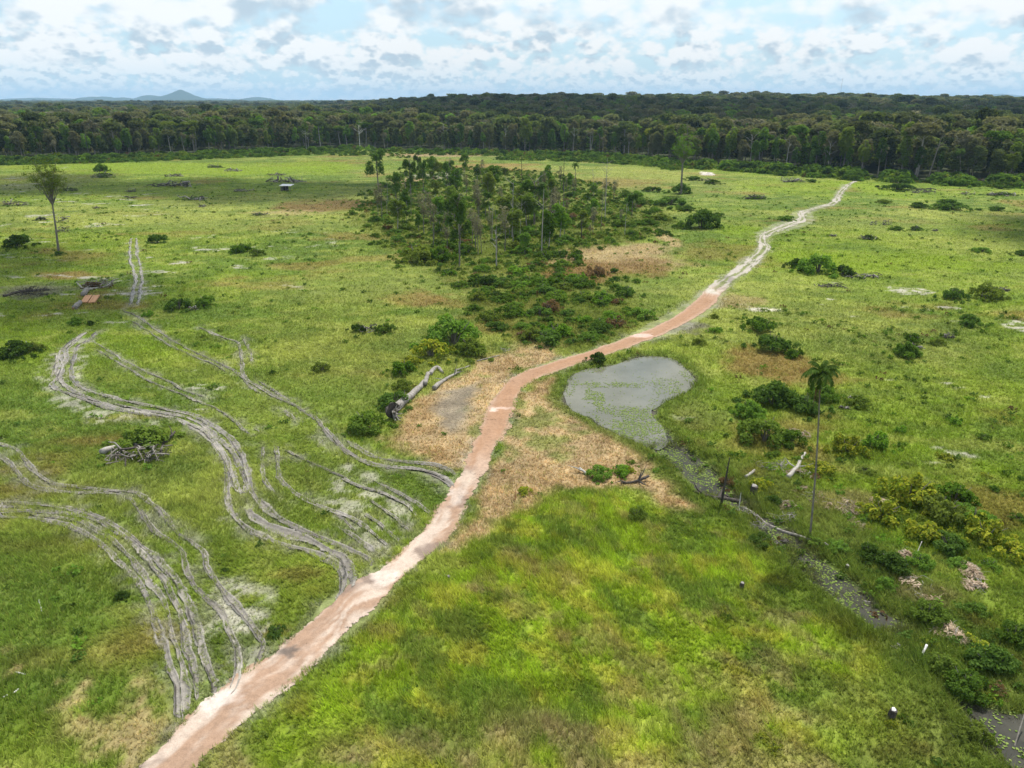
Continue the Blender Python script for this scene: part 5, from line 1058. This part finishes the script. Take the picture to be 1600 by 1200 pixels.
# windrows and snags far out in the pastures
for q, (px, py, w, hp, lab) in enumerate((
    (20,322,44,9,'dark brush windrow at the left frame edge in far pasture'),(108,299,26,8,'dark brush heap just right of the lone left tree crown'),(160,278,40,12,'leafy fallen crown far out in the left pasture'),(205,300,22,5,'small brush heap left of the long windrow'),
    (268,292,80,6,'long thin windrow of dark wood in the left pasture'),(303,313,42,7,'short dark windrow in front of the long one'),(205,310,20,4,'flat dark heap below the small brush heap'),(316,324,14,5,'single small dark clump in mid left pasture'),(270,276,34,5,'thin brush line behind the long windrow'),
    (335,262,28,5,'grey debris line far back in left pasture'),(365,268,30,4,'thin debris line right of the grey one far back'),(445,285,60,6,'curved dark wood line behind the hut'),(430,274,30,3,'thin straight dark wood line behind hut'),(62,345,22,8,'small pile with white log left of the lone tree'),(98,348,24,12,'dark brown brush heap right of the lone tree trunk'),
    (98,362,22,9,'grey brush heap below the dark brown one'),(380,300,34,4,'faint debris strip left of the hut'),(405,337,28,5,'brown clump at the sandy streak in left pasture'),(150,326,14,4,'tiny brown clump right of the lone left tree'),(300,485,16,8,'dark wood showing in the low brush row'),
    (575,520,36,14,'grey dead wood in brush heap left of large bush'),(1180,311,46,7,'dark stump and log line in front of forest at right'),(1240,285,44,4,'thin wood line before the far right forest'),(1277,273,14,6,'brown root clump before the far right forest'),(1445,302,44,9,'snag with upright branch in far right pasture'),
    (1565,306,50,8,'long dark log pile in far right pasture'),(1512,304,26,5,'small snag pile left of the long log pile'),(1385,352,18,10,'dark conical root clump in right pasture'),(1365,352,12,7,'small dark clump left of the conical one'),(1430,360,14,9,'brown rounded root clump in right pasture'),(1462,361,10,3,'tiny dark clump right of the brown rounded one'),
    (1357,375,30,8,'black snag lying in the right pasture'),(1302,370,12,4,'small brown lump left of the black snag'),(1252,412,16,9,'black root lump in bush row beyond white road'),(1350,434,60,4,'thin dark wood line past the bush row'),(1540,465,14,14,'leaning black stump in the right pasture'),(1483,528,18,9,'black root clump with pale spot in right meadow'),
    (1430,545,26,6,'grey sticks in the pale bush of right meadow'),(1510,285,50,4,'low wood line close to the far right forest'),(1100,283,20,5,'dark wood left of the pale sand mound'),(1560,455,30,6,'dark debris right of the leaning black stump'),(1335,625,22,6,'grey stick heap on flat bush beyond palm'),(1300,448,44,3,'faint wood line below the bush row at right'),
    (1320,640,16,5,'small dark wood bit beyond the palm'),(700,905,8,3,'tiny dark clod beside the main road'))):
    brush(px, py, w, lab, ('dark_wood', 'grey_wood') if q % 3 else ('dark_wood', 'bark'), 400 + q, 'leaf_dark' if q % 4 == 1 or 'leafy' in lab else None, hp, 16, dp=.35, rr=.13)
# pale sand mound
x, y = G(1107, 273); mb = MB(); nr = 24; V = []; r = np.random.default_rng(9)
for j in range(7):
    for k in range(nr): f = j / 6; a = k / nr * 6.283; V.append((math.cos(a) * 4.6 * f * (1 + .15 * math.sin(3 * a)), math.sin(a) * 3 * f, 1.2 * (1 - f) ** 1.2 + r.normal() * .05 - (.1 if j == 6 else 0)))
Q = [(j * nr + k, j * nr + (k + 1) % nr, (j + 1) * nr + (k + 1) % nr, (j + 1) * nr + k) for j in range(6) for k in range(nr)]; mb.add(V, Q)
tag(mb.build('sand_mound', M['dry_sand'], None, True, loc=(x, y, tz(x, y))), 'pale heap of sand in pasture right of the lone tree', 'sand heap')
# radio mast on the horizon
x, y = 0.4275 * 2500, 2500.0; t_ = thing('radio_mast', 'thin radio mast rising over the forest on the skyline', 'mast', (x, y, tz(x, y))); mb = MB()
for k in range(3): a = k * 2.094; mb.tube([(math.cos(a) * .7, math.sin(a) * .7, 0), (math.cos(a) * .5, math.sin(a) * .5, 82)], .09, 4)
for k in range(40): a = k * 2.094; mb.tube([(math.cos(a) * .65, math.sin(a) * .65, k * 2), (math.cos(a + 2.094) * .65, math.sin(a + 2.094) * .65, k * 2 + 2)], .05, 4, cap=False)
mb.build('lattice', M['grey_wood'], t_)

# ------------------------------------------------------------------ distant hills
def hill(px, hpx, wpx, dist, seed, pw=1.3):
    cx = (px - 800) / F * CT * dist / CT; cx = (px - 800) / F * (dist * CT); n = 60; a = wpx / F * dist / 2; hh = hpx / F * dist + 40
    gx, gy = np.meshgrid(np.linspace(-1.5, 1.5, n), np.linspace(-1.5, 1.5, n)); rr_ = np.sqrt(gx ** 2 + gy ** 2)
    z = hh * np.clip(1 - rr_ / 1.35, 0, 1) ** pw * (1 + .5 * (fbm(gx + seed, gy, .5, 4, seed) - .5)) - 3
    V = np.stack([gx * a + cx, gy * a + dist, z], -1).reshape(-1, 3); i = np.arange(n - 1)[:, None] * n + np.arange(n - 1)[None]
    o = link_mesh('hill', V, [np.stack([i, i + 1, i + n + 1, i + n], -1).reshape(-1, 4)], M['hill'], smooth=True); tag(o, kind='structure')
m, t = newmat('wooded_hill'); pos = t.node('ShaderNodeNewGeometry').outputs['Position']; c = t.mix(t.rng(t.noise(pos, .02, 5, .6), .35, .65), (.022, .04, .014), (.05, .075, .025))
p = t.node('ShaderNodeBsdfDiffuse', {0: c}); t.node('ShaderNodeOutputMaterial', {0: p.outputs[0]}); M['hill'] = m
hill(284, 12.5, 84, 13000, 1, 1.15); hill(236, 7, 60, 14000, 2, .9); hill(155, 5, 60, 14500, 3, .5); hill(190, 3, 60, 14500, 4, .7); hill(400, 4, 60, 15000, 5, .7); hill(340, 2.5, 90, 15000, 6, .7); hill(800, 6, 60, 16500, 7, .9); hill(1560, 7, 150, 18500, 8, .8); hill(60, 3, 120, 15500, 9, .6)

# ------------------------------------------------------------------ clouds overhead (they drop the shade patches on land)
m, t = newmat('cloud'); d = t.node('ShaderNodeBsdfDiffuse', {0: (.9, .9, .9, 1)}); tr = t.node('ShaderNodeBsdfTransparent')
mx = t.node('ShaderNodeMixShader', {0: .72, 1: tr.outputs[0], 2: d.outputs[0]}); t.node('ShaderNodeOutputMaterial', {0: mx.outputs[0]}); M['cloud'] = m
def cloud(x, y, rx, ry, seed, alt=2400):
    """a cumulus whose shade falls on the ground at x, y"""
    k = alt / sdir.z; cx, cy = x + sdir.x * k, y + sdir.y * k; r = np.random.default_rng(seed); mb = MB(); n_ = 26
    for q in range(n_):
        a = r.uniform(0, 6.28); f = r.random() ** .55; c = np.array([math.cos(a) * f * rx * .75, math.sin(a) * f * ry * .75, r.uniform(0, .25) * min(rx, ry)]); s_ = r.uniform(.18, .38)
        th = np.linspace(0, np.pi, 9); ph = np.linspace(0, 2 * np.pi, 16, endpoint=False); tg, pg = np.meshgrid(th, ph, indexing='ij')
        wob = 1 + .18 * np.sin(pg * 3 + q) * np.sin(tg * 2)
        V = np.stack([np.sin(tg) * np.cos(pg) * rx * s_ * wob, np.sin(tg) * np.sin(pg) * ry * s_ * wob, np.maximum(np.cos(tg), -.25) * min(rx, ry) * s_ * .8], -1).reshape(-1, 3) + c
        Q = [(i_ * 16 + j, i_ * 16 + (j + 1) % 16, (i_ + 1) * 16 + (j + 1) % 16, (i_ + 1) * 16 + j) for i_ in range(8) for j in range(16)]; mb.add(V, Q)
    o = mb.build('cloud', M['cloud'], None, True, loc=(cx, cy, alt)); tag(o, kind='structure')
for q, a in enumerate(CLOUDS := [(-235, 372, 110, 60), (-110, 352, 75, 48), (-150, 178, 42, 40), (-92, 150, 26, 24), (190, 225, 40, 50), (-48, 305, 20, 22), (250, 1150, 600, 400), (-50, 1650, 380, 500), (1100, 1300, 500, 380), (300, 2600, 1500, 600), (-1200, 2300, 900, 300), (130, 735, 170, 60)]): cloud(*a, 900 + q)

# ------------------------------------------------------------------ haze
m, t = newmat('haze_air'); pv = t.node('ShaderNodeVolumePrincipled'); pv.inputs['Color'].default_value = (.48, .74, 1.0, 1); pv.inputs['Density'].default_value = 6e-5; pv.inputs['Anisotropy'].default_value = 0.0
t.node('ShaderNodeOutputMaterial', {1: pv.outputs[0]})
mb = MB(); mb.box((0, 7200, 120 - 20), (41500, 28400 + 0, 280)); hz = mb.build('haze', m); tag(hz, 'thin bluish air haze over the whole landscape', 'haze', kind='stuff')
for k_ in list(BUSH.values()) + list(TREE.values()):
    for e in k_:
        if not e[1]:
            for ch in list(e[0].children): bpy.data.objects.remove(ch)
            bpy.data.objects.remove(e[0])
